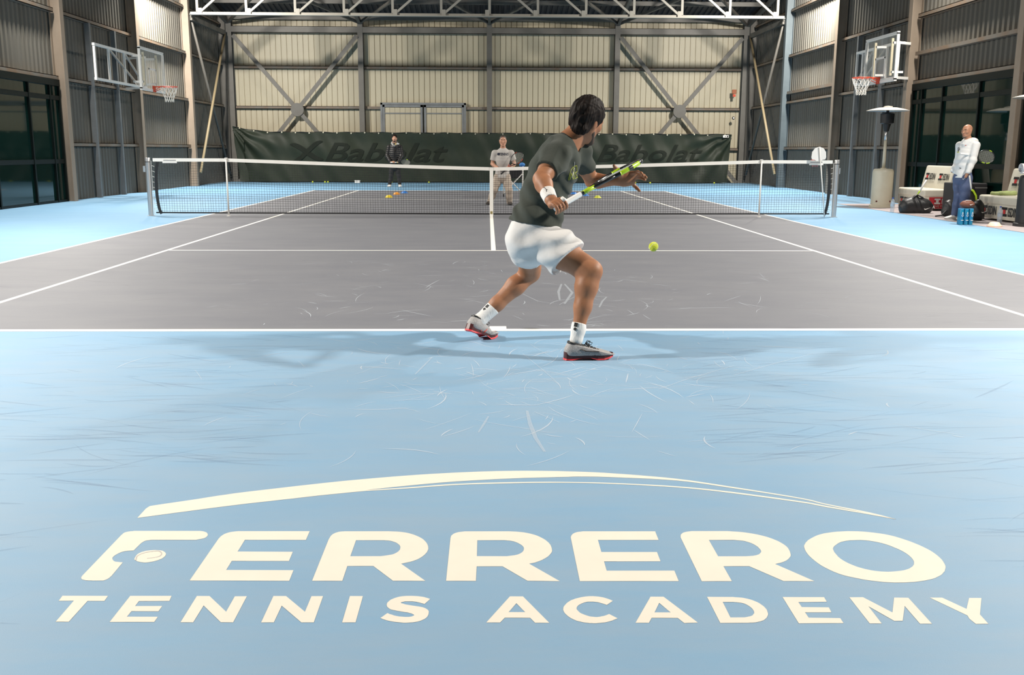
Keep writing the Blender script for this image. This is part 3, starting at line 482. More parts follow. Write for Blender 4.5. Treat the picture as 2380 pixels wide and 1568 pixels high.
 ('letter', [[(-0.236,-15.992),(-0.239,-15.99),(-0.243,-15.987),(-0.248,-15.984),(-0.254,-15.98),(-0.259,-15.978),(-0.266,-15.976),(-0.273,-15.974),(-0.281,-15.973),(-0.289,-15.972),(-0.296,-15.972),(-0.303,-15.972),(-0.31,-15.973),(-0.316,-15.974),(-0.323,-15.976),(-0.328,-15.979),(-0.333,-15.982),(-0.338,-15.986),(-0.342,-15.99),(-0.346,-15.994),(-0.349,-15.999),(-0.351,-16.004),(-0.353,-16.009),(-0.355,-16.015),(-0.355,-16.02),(-0.355,-16.026),(-0.354,-16.031),(-0.353,-16.036),(-0.35,-16.041),(-0.347,-16.046),(-0.344,-16.05),(-0.34,-16.054),(-0.334,-16.057),(-0.329,-16.059),(-0.323,-16.062),(-0.317,-16.064),(-0.312,-16.066),(-0.306,-16.068),(-0.301,-16.07),(-0.296,-16.071),(-0.291,-16.073),(-0.287,-16.076),(-0.282,-16.078),(-0.279,-16.081),(-0.276,-16.084),(-0.274,-16.086),(-0.274,-16.089),(-0.275,-16.091),(-0.277,-16.093),(-0.279,-16.095),(-0.281,-16.096),(-0.284,-16.097),(-0.287,-16.098),(-0.29,-16.098),(-0.294,-16.098),(-0.298,-16.098),(-0.303,-16.097),(-0.308,-16.096),(-0.314,-16.095),(-0.319,-16.093),(-0.324,-16.091),(-0.33,-16.088),(-0.335,-16.084),(-0.341,-16.081),(-0.345,-16.077),(-0.348,-16.075),(-0.364,-16.103),(-0.361,-16.105),(-0.357,-16.109),(-0.352,-16.112),(-0.346,-16.116),(-0.34,-16.119),(-0.333,-16.122),(-0.325,-16.125),(-0.316,-16.127),(-0.307,-16.129),(-0.299,-16.131),(-0.291,-16.131),(-0.283,-16.13),(-0.275,-16.129),(-0.268,-16.127),(-0.262,-16.125),(-0.257,-16.122),(-0.252,-16.118),(-0.248,-16.114),(-0.244,-16.11),(-0.241,-16.105),(-0.239,-16.101),(-0.237,-16.095),(-0.236,-16.09),(-0.235,-16.084),(-0.235,-16.079),(-0.235,-16.074),(-0.235,-16.069),(-0.236,-16.064),(-0.238,-16.059),(-0.24,-16.055),(-0.243,-16.052),(-0.246,-16.048),(-0.25,-16.045),(-0.254,-16.042),(-0.259,-16.04),(-0.264,-16.038),(-0.27,-16.036),(-0.276,-16.034),(-0.282,-16.032),(-0.288,-16.03),(-0.293,-16.028),(-0.299,-16.026),(-0.304,-16.024),(-0.308,-16.021),(-0.311,-16.019),(-0.314,-16.018),(-0.316,-16.016),(-0.316,-16.015),(-0.317,-16.014),(-0.316,-16.012),(-0.316,-16.011),(-0.314,-16.01),(-0.312,-16.009),(-0.31,-16.008),(-0.308,-16.007),(-0.305,-16.006),(-0.301,-16.006),(-0.298,-16.006),(-0.294,-16.006),(-0.29,-16.006),(-0.286,-16.006),(-0.282,-16.007),(-0.278,-16.008),(-0.274,-16.009),(-0.27,-16.011),(-0.266,-16.013),(-0.261,-16.016),(-0.257,-16.018),(-0.253,-16.021),(-0.25,-16.023)]]),
 ('letter', [[(-0.01,-15.98),(0.027,-15.981),(0.092,-16.138),(0.054,-16.137),(0.042,-16.109),(-0.027,-16.107),(-0.04,-16.134),(-0.077,-16.133)], [(0.007,-16.023),(0.03,-16.076),(-0.016,-16.075)]]),
 ('letter', [[(0.279,-16.013),(0.276,-16.01),(0.273,-16.006),(0.269,-16.002),(0.264,-15.998),(0.26,-15.995),(0.256,-15.992),(0.252,-15.99),(0.247,-15.988),(0.242,-15.986),(0.237,-15.985),(0.232,-15.984),(0.227,-15.983),(0.222,-15.983),(0.216,-15.983),(0.21,-15.984),(0.204,-15.985),(0.198,-15.987),(0.192,-15.989),(0.186,-15.992),(0.18,-15.995),(0.174,-15.998),(0.168,-16.003),(0.162,-16.007),(0.157,-16.013),(0.152,-16.019),(0.148,-16.025),(0.144,-16.033),(0.14,-16.041),(0.137,-16.049),(0.136,-16.056),(0.135,-16.064),(0.136,-16.071),(0.137,-16.079),(0.139,-16.086),(0.142,-16.093),(0.145,-16.1),(0.149,-16.107),(0.153,-16.113),(0.158,-16.119),(0.162,-16.123),(0.167,-16.128),(0.172,-16.131),(0.178,-16.134),(0.184,-16.137),(0.189,-16.139),(0.195,-16.14),(0.2,-16.142),(0.206,-16.142),(0.211,-16.143),(0.217,-16.143),(0.223,-16.142),(0.229,-16.141),(0.235,-16.14),(0.241,-16.139),(0.246,-16.137),(0.251,-16.135),(0.255,-16.133),(0.26,-16.13),(0.264,-16.128),(0.267,-16.125),(0.27,-16.123),(0.273,-16.121),(0.276,-16.119),(0.278,-16.117),(0.279,-16.116),(0.259,-16.091),(0.257,-16.093),(0.254,-16.095),(0.25,-16.098),(0.245,-16.101),(0.241,-16.103),(0.237,-16.104),(0.233,-16.106),(0.229,-16.107),(0.225,-16.108),(0.221,-16.108),(0.216,-16.107),(0.212,-16.106),(0.207,-16.105),(0.203,-16.103),(0.199,-16.1),(0.195,-16.097),(0.191,-16.094),(0.187,-16.09),(0.183,-16.086),(0.18,-16.082),(0.178,-16.077),(0.176,-16.072),(0.174,-16.066),(0.173,-16.061),(0.173,-16.056),(0.174,-16.051),(0.175,-16.047),(0.177,-16.043),(0.179,-16.039),(0.182,-16.035),(0.185,-16.032),(0.189,-16.028),(0.193,-16.025),(0.197,-16.022),(0.201,-16.02),(0.205,-16.018),(0.208,-16.017),(0.212,-16.017),(0.215,-16.017),(0.219,-16.017),(0.223,-16.017),(0.227,-16.018),(0.231,-16.019),(0.235,-16.02),(0.239,-16.022),(0.243,-16.025),(0.248,-16.028),(0.253,-16.032),(0.257,-16.035),(0.259,-16.038)]]),
 ('letter', [[(0.39,-15.989),(0.427,-15.99),(0.492,-16.144),(0.455,-16.146),(0.443,-16.117),(0.372,-16.115),(0.36,-16.143),(0.324,-16.142)], [(0.408,-16.028),(0.43,-16.085),(0.385,-16.084)]]),
 ('letter', [[(0.551,-15.993),(0.619,-15.995),(0.624,-15.995),(0.632,-15.997),(0.64,-15.998),(0.649,-16),(0.656,-16.003),(0.663,-16.007),(0.669,-16.011),(0.675,-16.016),(0.68,-16.022),(0.685,-16.028),(0.689,-16.035),(0.692,-16.043),(0.695,-16.05),(0.697,-16.058),(0.698,-16.066),(0.699,-16.074),(0.698,-16.082),(0.697,-16.089),(0.696,-16.096),(0.694,-16.103),(0.691,-16.109),(0.688,-16.115),(0.685,-16.12),(0.681,-16.125),(0.677,-16.13),(0.673,-16.134),(0.668,-16.137),(0.663,-16.14),(0.658,-16.142),(0.653,-16.144),(0.647,-16.146),(0.64,-16.147),(0.633,-16.147),(0.628,-16.148),(0.624,-16.148),(0.552,-16.147)], [(0.588,-16.025),(0.618,-16.026),(0.621,-16.027),(0.627,-16.028),(0.633,-16.03),(0.64,-16.032),(0.645,-16.035),(0.649,-16.039),(0.652,-16.044),(0.655,-16.049),(0.657,-16.054),(0.659,-16.059),(0.66,-16.065),(0.661,-16.071),(0.661,-16.076),(0.661,-16.082),(0.66,-16.087),(0.659,-16.092),(0.657,-16.096),(0.654,-16.1),(0.652,-16.104),(0.649,-16.107),(0.645,-16.11),(0.641,-16.112),(0.637,-16.113),(0.633,-16.115),(0.629,-16.116),(0.625,-16.117),(0.621,-16.117),(0.617,-16.117),(0.614,-16.117),(0.612,-16.117),(0.587,-16.117)]]),
 ('letter', [[(0.766,-15.998),(0.884,-16.001),(0.882,-16.029),(0.801,-16.03),(0.801,-16.06),(0.876,-16.063),(0.873,-16.092),(0.8,-16.091),(0.8,-16.122),(0.885,-16.126),(0.884,-16.154),(0.763,-16.153)]]),
 ('letter', [[(0.956,-16.003),(0.995,-16.003),(1.041,-16.096),(1.083,-16.007),(1.123,-16.009),(1.121,-16.162),(1.089,-16.161),(1.091,-16.059),(1.049,-16.144),(1.026,-16.144),(0.989,-16.059),(0.986,-16.158),(0.954,-16.157)]]),
 ('letter', [[(1.185,-16.009),(1.22,-16.01),(1.256,-16.079),(1.296,-16.013),(1.331,-16.014),(1.277,-16.112),(1.273,-16.165),(1.239,-16.165),(1.236,-16.135),(1.24,-16.117)]]),
]
Mz = Matrix.Translation((0, 0, .0005))
M_SEAM = mat('logo seam', (.45, .42, .40), .6)
for nm, paths in LOGO:
    flat_outline({'swoosh': 'logo_arc', 'letter': 'logo_letter', 'ball_mark': 'logo_ball', 'seam': 'logo_ball_seam'}[nm], paths,
                 M_SEAM if nm == 'seam' else M_LOGO, floor, .0002 if nm != 'seam' else .0005, Mz)
# shoe scuffs and slide marks ------------------------------------
def scuffs(name, n, fn, m_, z):
    V = []; F = []
    for _ in range(n):
        x, y, L, a, wd, cv = fn()
        if y < -14.75 and abs(x) < 1.55: continue
        pts = []
        for k in range(6):
            t = k/5-.5
            px_ = x + math.cos(a)*L*t - math.sin(a)*cv*L*(t*t-.25)
            py_ = y + math.sin(a)*L*t + math.cos(a)*cv*L*(t*t-.25)
            pts.append((px_, py_, wd*(1-abs(2*t)**2.5)*.5+.0004))
        b = len(V)
        nx, ny = -math.sin(a), math.cos(a)
        zz = z + random.random()*.0002
        for px_, py_, h in pts: V += [(px_+nx*h, py_+ny*h, zz), (px_-nx*h, py_-ny*h, zz)]
        for k in range(5): F.append((b+2*k+1, b+2*k+3, b+2*k+2, b+2*k))
    o = obj(name, V, F, m_, floor); o['kind'] = 'stuff'; return o
R_ = random.Random(11)
def sc_center():
    return (R_.gauss(.25, .75), R_.gauss(-13.1, .75), R_.uniform(.04, .45)*R_.random()**.6+.03, R_.uniform(0, PI), R_.choice((.002, .003, .004, .007)), R_.uniform(-.5, .5))
def sc_court():
    return (R_.gauss(.4, 1.8), R_.uniform(-11.7, -7.5), R_.uniform(.06, .6)*R_.random()+.05, R_.uniform(0, PI), R_.choice((.003, .004, .007)), R_.uniform(-.5, .5))
def sc_side():
    s = R_.choice((-1, 1)); y = R_.uniform(-17.4, -12.0)
    return (s*(abs(R_.gauss(0, 1.0))+.75+(y+17)*.10), y, R_.uniform(.08, .6), R_.gauss(0, .3), R_.choice((.003, .005, .009, .014)), R_.uniform(-.3, .3))
def sc_side2():
    s = R_.choice((-1, 1))
    return (s*R_.uniform(2, 5.2), R_.uniform(-11.6, -5), R_.uniform(.1, .7), R_.gauss(0, .35), R_.choice((.004, .006, .01)), R_.uniform(-.3, .3))
M_SCL = mat('pale scuff', (.62, .68, .74), .7, alpha=.5)
M_SCD = mat('dark scuff', (.16, .22, .34), .7, alpha=.13)
M_SCG = mat('grey scuff', (.14, .14, .16), .7, alpha=.15)
M_SCM = mat('broad pale scuff', (.6, .65, .7), .7, alpha=.3)
scuffs('pale_scuffs', 300, sc_center, M_SCL, .0010)
scuffs('pale_scuffs', 200, sc_court, M_SCL, .0013)
scuffs('dark_scuffs', 900, sc_side, M_SCD, .0010)
scuffs('dark_scuffs', 220, sc_side2, M_SCG, .0013)
# a few marks big enough to pick out by eye
def mark(pts, wd, m_):
    V = []; F = []; n = len(pts)
    for k, (x, y) in enumerate(pts):
        dx, dy = pts[min(k+1, n-1)][0]-pts[max(k-1, 0)][0], pts[min(k+1, n-1)][1]-pts[max(k-1, 0)][1]
        l = math.hypot(dx, dy) or 1; h = wd*(.35+.65*math.sin(PI*min(.9, (k+.6)/n)))/2
        V += [(x-dy/l*h, y+dx/l*h, .0015), (x+dy/l*h, y-dx/l*h, .0015)]
    for k in range(n-1): F.append((2*k+1, 2*k+3, 2*k+2, 2*k))
    obj('scuff_mark', V, F, m_, floor)
def gpt(px, py):
    d = CF_ + CR_*((px-1190)/FPX) - CU_*((py-784)/FPX); p = CAM + d*(-CAM.z/d.z); return (p.x, p.y)
for pts, wd in (([(1225,955), (1232,985), (1245,1018), (1266,1050)], .02), ([(1135,968), (1125,985), (1112,1005)], .012),
                ([(965,870), (985,850), (1003,832)], .01), ([(1310,832), (1345,840)], .006), ([(1242,957), (1300,982)], .006),
                ([(1530,905), (1600,880), (1705,850)], .008), ([(1705,872), (1800,845), (1890,822)], .008),
                ([(1215,822), (1262,860), (1300,893)], .006), ([(1232,800), (1290,835)], .005),
                ([(1305,660), (1298,678), (1301,697)], .024), ([(1312,706), (1330,680), (1312,660)], .025), ([(1215,683), (1250,700), (1300,708), (1335,690)], .012),
                ([(1393,714), (1400,700), (1410,690)], .018)):
    mark([gpt(*p) for p in pts], wd, M_SCM)

# ================================================================ the net
XC = .08
def net_top(x):
    a = abs(x-XC)
    return 1.075 if a > 5.06 else .925 + .15*(a/5.06)**1.12
net = empty('tennis_net', (XC, 0, 0), label='black tennis net with white band stretched across the court', cat='net')
def strip(mb, xs, z0f, z1f, t):
    V = []; F = []
    for x in xs:
        V += [(x, -t, z0f(x)), (x, -t, z1f(x)), (x, t, z1f(x)), (x, t, z0f(x))]
    for i in range(len(xs)-1):
        for k in range(4): F.append((4*i+k, 4*i+(k+1) % 4, 4*i+4+(k+1) % 4, 4*i+4+k))
    F.append((3, 2, 1, 0)); n = len(V); F.append((n-4, n-3, n-2, n-1))
    mb.add(V, F)
H = 6.43
xs = [-H + 2*H*i/80 for i in range(81)]
nt_ = lambda x: net_top(x+XC)
mb = MB(); strip(mb, xs, lambda x: nt_(x)-.062, nt_, .012); mb.build('top_band', M_BAND, net)
mb = MB(); strip(mb, xs, lambda x: .035+.015*abs(x)/H, lambda x: .06+.015*abs(x)/H, .008); mb.build('bottom_band', M_BLACK, net)
V = []; F = []
def cord(a, b, r=.0021):
    n = len(V); a = Vector(a); b = Vector(b); d = (b-a).normalized()
    u = Vector((0,1,0)); l = u.cross(d)*r; u = u*r
    for p in (a, b): V.extend([p+l, p+u, p-l, p-u])
    for k in range(4): F.append((n+k, n+(k+1) % 4, n+4+(k+1) % 4, n+4+k))
nv = 262
for i in range(nv+1):
    x = -H + .06 + (2*H-.12)*i/nv; dx = .006*math.sin(i*1.7)
    cord((x, 0, nt_(x)-.05), (x+dx, 0, .05))
for j in range(1, 21):
    f = j/21
    for i in range(40):
        x0, x1 = -H + 2*H*i/40, -H + 2*H*(i+1)/40
        cord((x0, 0, .05 + (nt_(x0)-.1)*f + .006*math.sin(x0*2+j)), (x1, 0, .05 + (nt_(x1)-.1)*f + .006*math.sin(x1*2+j)))
o = obj('net_mesh', V, F, M_NET, net); o['kind'] = 'stuff'
for s in (-1, 1):
    V2 = []
    mb = MB(); n = 14
    pts = [(s*(H-.03-.05*abs(2*k/n-1)**2-(.02 if k == 0 else 0)), 0, .04 + k/n*.97) for k in range(n+1)]
    for a, b in zip(pts[:-1], pts[1:]): mb.bar(a, b, .02, .05, (1, 0, 0))
    mb.build('side_tape', M_BLACK, net)
    for k in range(9): z = .12+k*.1; MB().tube([(s*(H-.02), 0, z), (s*(H+.03), -.01, z+.02)], .004, 5).build('lacing', M_CORD, net)
    MB().mm((s*(H-.45), -.016, .985), (s*(H-.18), -.012, 1.02)).build('band_label', M_WHITE, net)
MB().mm((-H+.2, -.0175, 1.03), (-H+.43, -.012, 1.045)).build('band_print', mat('grey print', (.3, .3, .3), .6), net)
MB().mm((H-.43, -.0175, 1.03), (H-.2, -.012, 1.045)).build('band_print', MATS['grey print'], net)
strap = MB().mm((-XC-.034, -.02, .02), (-XC+.034, -.013, .935)).mm((-XC-.034, -.02, .925), (-XC+.034, .02, .935)).mm((-XC-.034, .013, .02), (-XC+.034, .02, .935)).build('centre_strap', M_BAND, net)
MB().mm((-XC-.02, -.026, .05), (-XC+.02, -.02, .1)).build('buckle', mat('brass', (.55, .45, .2), .35, metal=.8), strap)
def post(x, label):
    p = empty('net_post', (x, 0, 0), label=label, cat='net post', group='net posts')
    MB().lathe([(.045, 0), (.045, .98)], n=20).build('tube', M_CHROME, p, auto=True)
    MB().lathe([(.049, .98), (.049, 1.075), (.046, 1.085), (.0, 1.085)], n=20, cap=False).build('cap', M_CHROME, p, auto=True)
    MB().lathe([(.0505, 1.0), (.0505, 1.012)], n=20).build('ring', M_BLACK, p)
    s = 1 if x < 0 else -1
    MB().mm((-s*.075-.012, -.02, .82), (-s*.045, .02, .93)).build('winder', M_CHROME, p)
    MB().lathe([(.075, 0), (.075, .006)], n=20).build('ground_sleeve', M_CHROME, p)
    MB().tube([(s*.07, -.02, .02), (s*.07, -.02, 1.03)], .004, 6).build('lacing_rod', M_WHITE, p)
post(-6.47+.02, 'silver net post on the side of the left basketball hoop'); post(6.60, 'silver net post next to the small white toy hoop')
def stick(x, label):
    p = empty('singles_stick', (x, -.032, 0), label=label, cat='net stick', group='singles sticks')
    MB().lathe([(.016, 0.005), (.016, 1.07)], n=12).build('rod', M_WHITE, p, smooth=True)
    MB().mm((-.022, -.02, 1.07), (.022, .045, 1.088)).build('clip', M_WHITE, p)
    MB().lathe([(.04, 0), (.04, .008)], n=12).build('foot', M_WHITE, p)
stick(-4.98, 'white singles stick propping the net nearest the left post'); stick(5.14, 'white singles stick propping the net nearest the right post')

# ================================================================ end curtain
M_CURT = mat('dark green mesh fabric', (.017, .024, .015), .55, spec=.3, noise=(1.2, (.023, .031, .019), 1.0), bump=(3, .25))
YU = 19.25
cur = empty('windscreen_curtain', (0, YU, 0), label='dark green windscreen curtain hung along the foot of the end wall', cat='curtain')
nx, nz = 480, 40
def cpos(u, v):      # u 0..1 across, v 0..1 up
    top = 1.90 + .2*max(0, 1-u/.09)**2 - .03*u
    x = -9.78 + u*19.0 + .12*v*(1 if u > .98 else 0) + (.2*(1-v) if u < .02 else 0)
    z = .03 + (top-.03)*v + .015*math.sin(u*150)*v
    y = .05*math.sin(u*46+v*3)*(.4+.6*(1-v)) + .03*math.sin(u*130+v*7+2*math.sin(u*9)) + .05*math.sin(v*5+u*11)*math.exp(-((v-.7)/.25)**2)
    fan = max(0, 1-u/.12); y += .06*fan*math.sin(math.atan2(1.02-v, u*9+.05)*16)
    fan = max(0, 1-(1-u)/.12); y += .05*fan*math.sin(math.atan2(1.02-v, (1-u)*9+.05)*16)
    return (x, y, z)
V = [cpos(i/nx, j/nz) for j in range(nz+1) for i in range(nx+1)]
F = [(j*(nx+1)+i, j*(nx+1)+i+1, (j+1)*(nx+1)+i+1, (j+1)*(nx+1)+i) for j in range(nz) for i in range(nx)]
cloth = obj('cloth', V, F, M_CURT, cur, smooth=True)
V = [cpos(i/nx, 1) for i in range(nx+1)]
MB().tube(V[::12], .012, 6).build('top_rope', M_BLACK, cur)
M_EYE = mat('brass eyelet', (.5, .47, .36), .4, metal=.6)
gm = MB().lathe([(.012, -.01), (.028, -.008), (.03, 0), (.028, .01), (.012, .012)], n=10).build('eyelet', M_EYE, cur).data
COL.objects[-1].location = cpos(.5, .99)
for k in range(36):
    if k == 18: continue
    x, y, z = cpos((k+.5)/36+.0, .985); share('eyelet', gm, cur, (x, y-.02, z), (PI/2, 0, 0))
COL.objects['eyelet'].rotation_euler = (PI/2, 0, 0); x, y, z = cpos(18.5/36, .985); COL.objects['eyelet'].location = (x, y-.02, z)
M_PRINT = mat('faded curtain print', (.0115, .0155, .0105), .7, spec=.2)
for x0, w_, h_ in ((-3.95, 4.7, .72), (6.2, 4.1, .66)):
    o = lettering('curtain_print', 'Babolat', M_PRINT, cur, frame_at((x0, -.14, 1.14), (1,0,0), (0,0,1)), w_, h_, shear=.35, bold=.012)
    bm = bmesh.new(); bm.from_mesh(o.data)
    for _ in range(5):
        bmesh.ops.triangulate(bm, faces=bm.faces[:]); es = [e for e in bm.edges if e.calc_length() > .06]
        if es: bmesh.ops.subdivide_edges(bm, edges=es, cuts=1)
    bm.to_mesh(o.data); bm.free()
    for v in o.data.vertices:
        u = (v.co.x+9.78)/19.0; vv = (v.co.z-.03)/1.93
        v.co.y = cpos(u, vv)[1]-.02
# the swirl emblem before the words: two crossing bands
for xc in (-7.0,):
    for a in (0, 1):
        MB_ = MB(); pts = []
        for k in range(13):
            t = -1 + k/6
            pts.append((xc + .62*t, 1.15 + (.34 if a == 0 else -.34)*math.sin(t*1.5) + .06*t))
        Vv = []; Ff = []
        for k, (x, z) in enumerate(pts):
            h = .09*(1-abs(k/6-1)**3)+.02; y = cpos((x+9.78)/19, (z-.03)/1.93)[1]-.022
            Vv += [(x, y, z-h), (x, y, z+h)]
        for k in range(12): Ff.append((2*k, 2*k+2, 2*k+3, 2*k+1))
        obj('emblem', Vv, Ff, M_PRINT, cur)
x, y, z = cpos(.988, .965)
MB().mm((x-.12, y-.05, z-.05), (x+.1, y-.04, z+.04)).build('maker_label', M_WHITE, cur)
MB().mm((x-.06, y-.055, z-.02), (x+.0, y-.05, z+.0)).build('label_print', M_BLACK, cur); MB().mm((x+.03, y-.055, z-.04), (x+.08, y-.05, z+.02)).build('label_print', M_BLACK, cur)

# ================================================================ basketball hoops
M_BOARD = mat('clear backboard', (.75, .77, .72), .08, spec=.5, alpha=.16)
def hoop_net(mb, c, r0, h):
    n = 12
    for k in range(n):
        for sgn in (1, -1):
            pts = []
            for j in range(9):
                t = j/8; a = 2*PI*(k + sgn*t*2.0)/n; r = r0*(1-.48*min(1, t*1.35)**1.2)
                pts.append((c[0]+r*math.cos(a), c[1]+r*math.sin(a), c[2]-h*t))
            mb.tube(pts, .0055, 4)
    return mb
def hoop(s, x, yc, zb, label, yfar, ynear):
    e = empty('basketball_hoop', (x, yc, 0), label=label, cat='basketball hoop', group='wall mounted basketball hoops')
    W2, Hh = .92, 1.04
    b = MB().mm((-.006, -W2, zb), (.006, W2, zb+Hh)).build('backboard', M_BOARD, e)
    MB().mm((-.03, -W2-.02, zb-.03), (.03, W2+.02, zb+.03)).mm((-.03, -W2-.02, zb+Hh-.03), (.03, W2+.02, zb+Hh+.03)).mm((-.03, -W2-.02, zb), (.03, -W2+.02, zb+Hh)).mm((-.03, W2-.02, zb), (.03, W2+.02, zb+Hh)).build('board_frame', M_WHITE, b)
    MB().mm((-s*.012-.003, -.3, zb+.12), (-s*.012+.003, -.25, zb+.57)).mm((-s*.012-.003, .25, zb+.12), (-s*.012+.003, .3, zb+.57)).mm((-s*.012-.003, -.3, zb+.53), (-s*.012+.003, .3, zb+.58)).build('target_square', M_WHITE, b)
    f = -s                                                   # rim reaches into the hall
    zr = zb+.10
    rc = Vector((f*.42, 0, zr))
    rim = MB().tube([(rc.x+.225*math.cos(a), rc.y+.225*math.sin(a), zr) for a in [2*PI*k/28 for k in range(28)]], .011, 8, closed=True).build('rim', M_RED, e, smooth=True)
    MB().mm((f*.02, -.1, zr-.14), (f*.04, .1, zr+.02)).bar((f*.03, -.08, zr), (f*.22, -.1, zr), .02, .02).bar((f*.03, .08, zr), (f*.22, .1, zr), .02, .02).bar((f*.03, -.07, zr-.12), (f*.24, -.13, zr-.01), .014, .014).bar((f*.03, .07, zr-.12), (f*.24, .13, zr-.01), .014, .014).build('rim_bracket', M_RED, rim)
    hoop_net(MB(), rc, .222, .4).build('hoop_net', M_CORD, e)
    # ladder-like carrying frame behind the board, along the wall
    xf = s*.34; z0, z1 = zb+.1, zb+.9
    fr = MB().bar((xf, ynear-yc, z1), (xf, yfar-yc, z1), .06, .06).bar((xf, ynear-yc, z0), (xf, yfar-yc, z0), .06, .06).build('carrying_frame', M_WHITE, e)
    L_ = yfar-ynear
    for t in (0.01, .26, .56, .84, .99):
        MB().bar((xf, ynear-yc+L_*t, z0), (xf, ynear-yc+L_*t, z1), .05, .05).build('upright', M_WHITE, fr)
    for t0, t1 in ((.26, .84), (.56, .99)):
        MB().bar((xf, ynear-yc+L_*t0, z1), (xf, ynear-yc+L_*t1, z0), .035, .05).build('diagonal', M_CHROME, fr)
    for z in (z0, z1):
        if s > 0: MB().bar((xf, ynear-yc+.05, z), (s*(10.0-abs(x)), 5.1-yc, z), .05, .06).build('wall_arm', M_WHITE, fr)
        MB().bar((xf, yfar-yc-.1, z), (s*(10.1-abs(x)), yfar-yc+.3, z), .05, .05).build('wall_arm', M_WHITE, fr)
    for yy in (-.5, .5):
        MB().bar((s*.05, yy, zb+.12), (s*.05, yy, zb+.96), .05, .05).build('rear_upright', mat('ivory tube', (.55, .48, .33), .5), fr)
        for z in (zb+.2, zb+.86): MB().bar((s*.05, yy, z), (xf, yy, z), .05, .05).build('stay', M_WHITE, fr)
hoop(-1, -9.1, 8.52, 2.79, 'basketball hoop with clear board on the left wall', 9.0, 5.5)
hoop(1, 9.3, 5.05, 2.87, 'basketball hoop with clear board above the near patio heater', 7.5, 4.85)

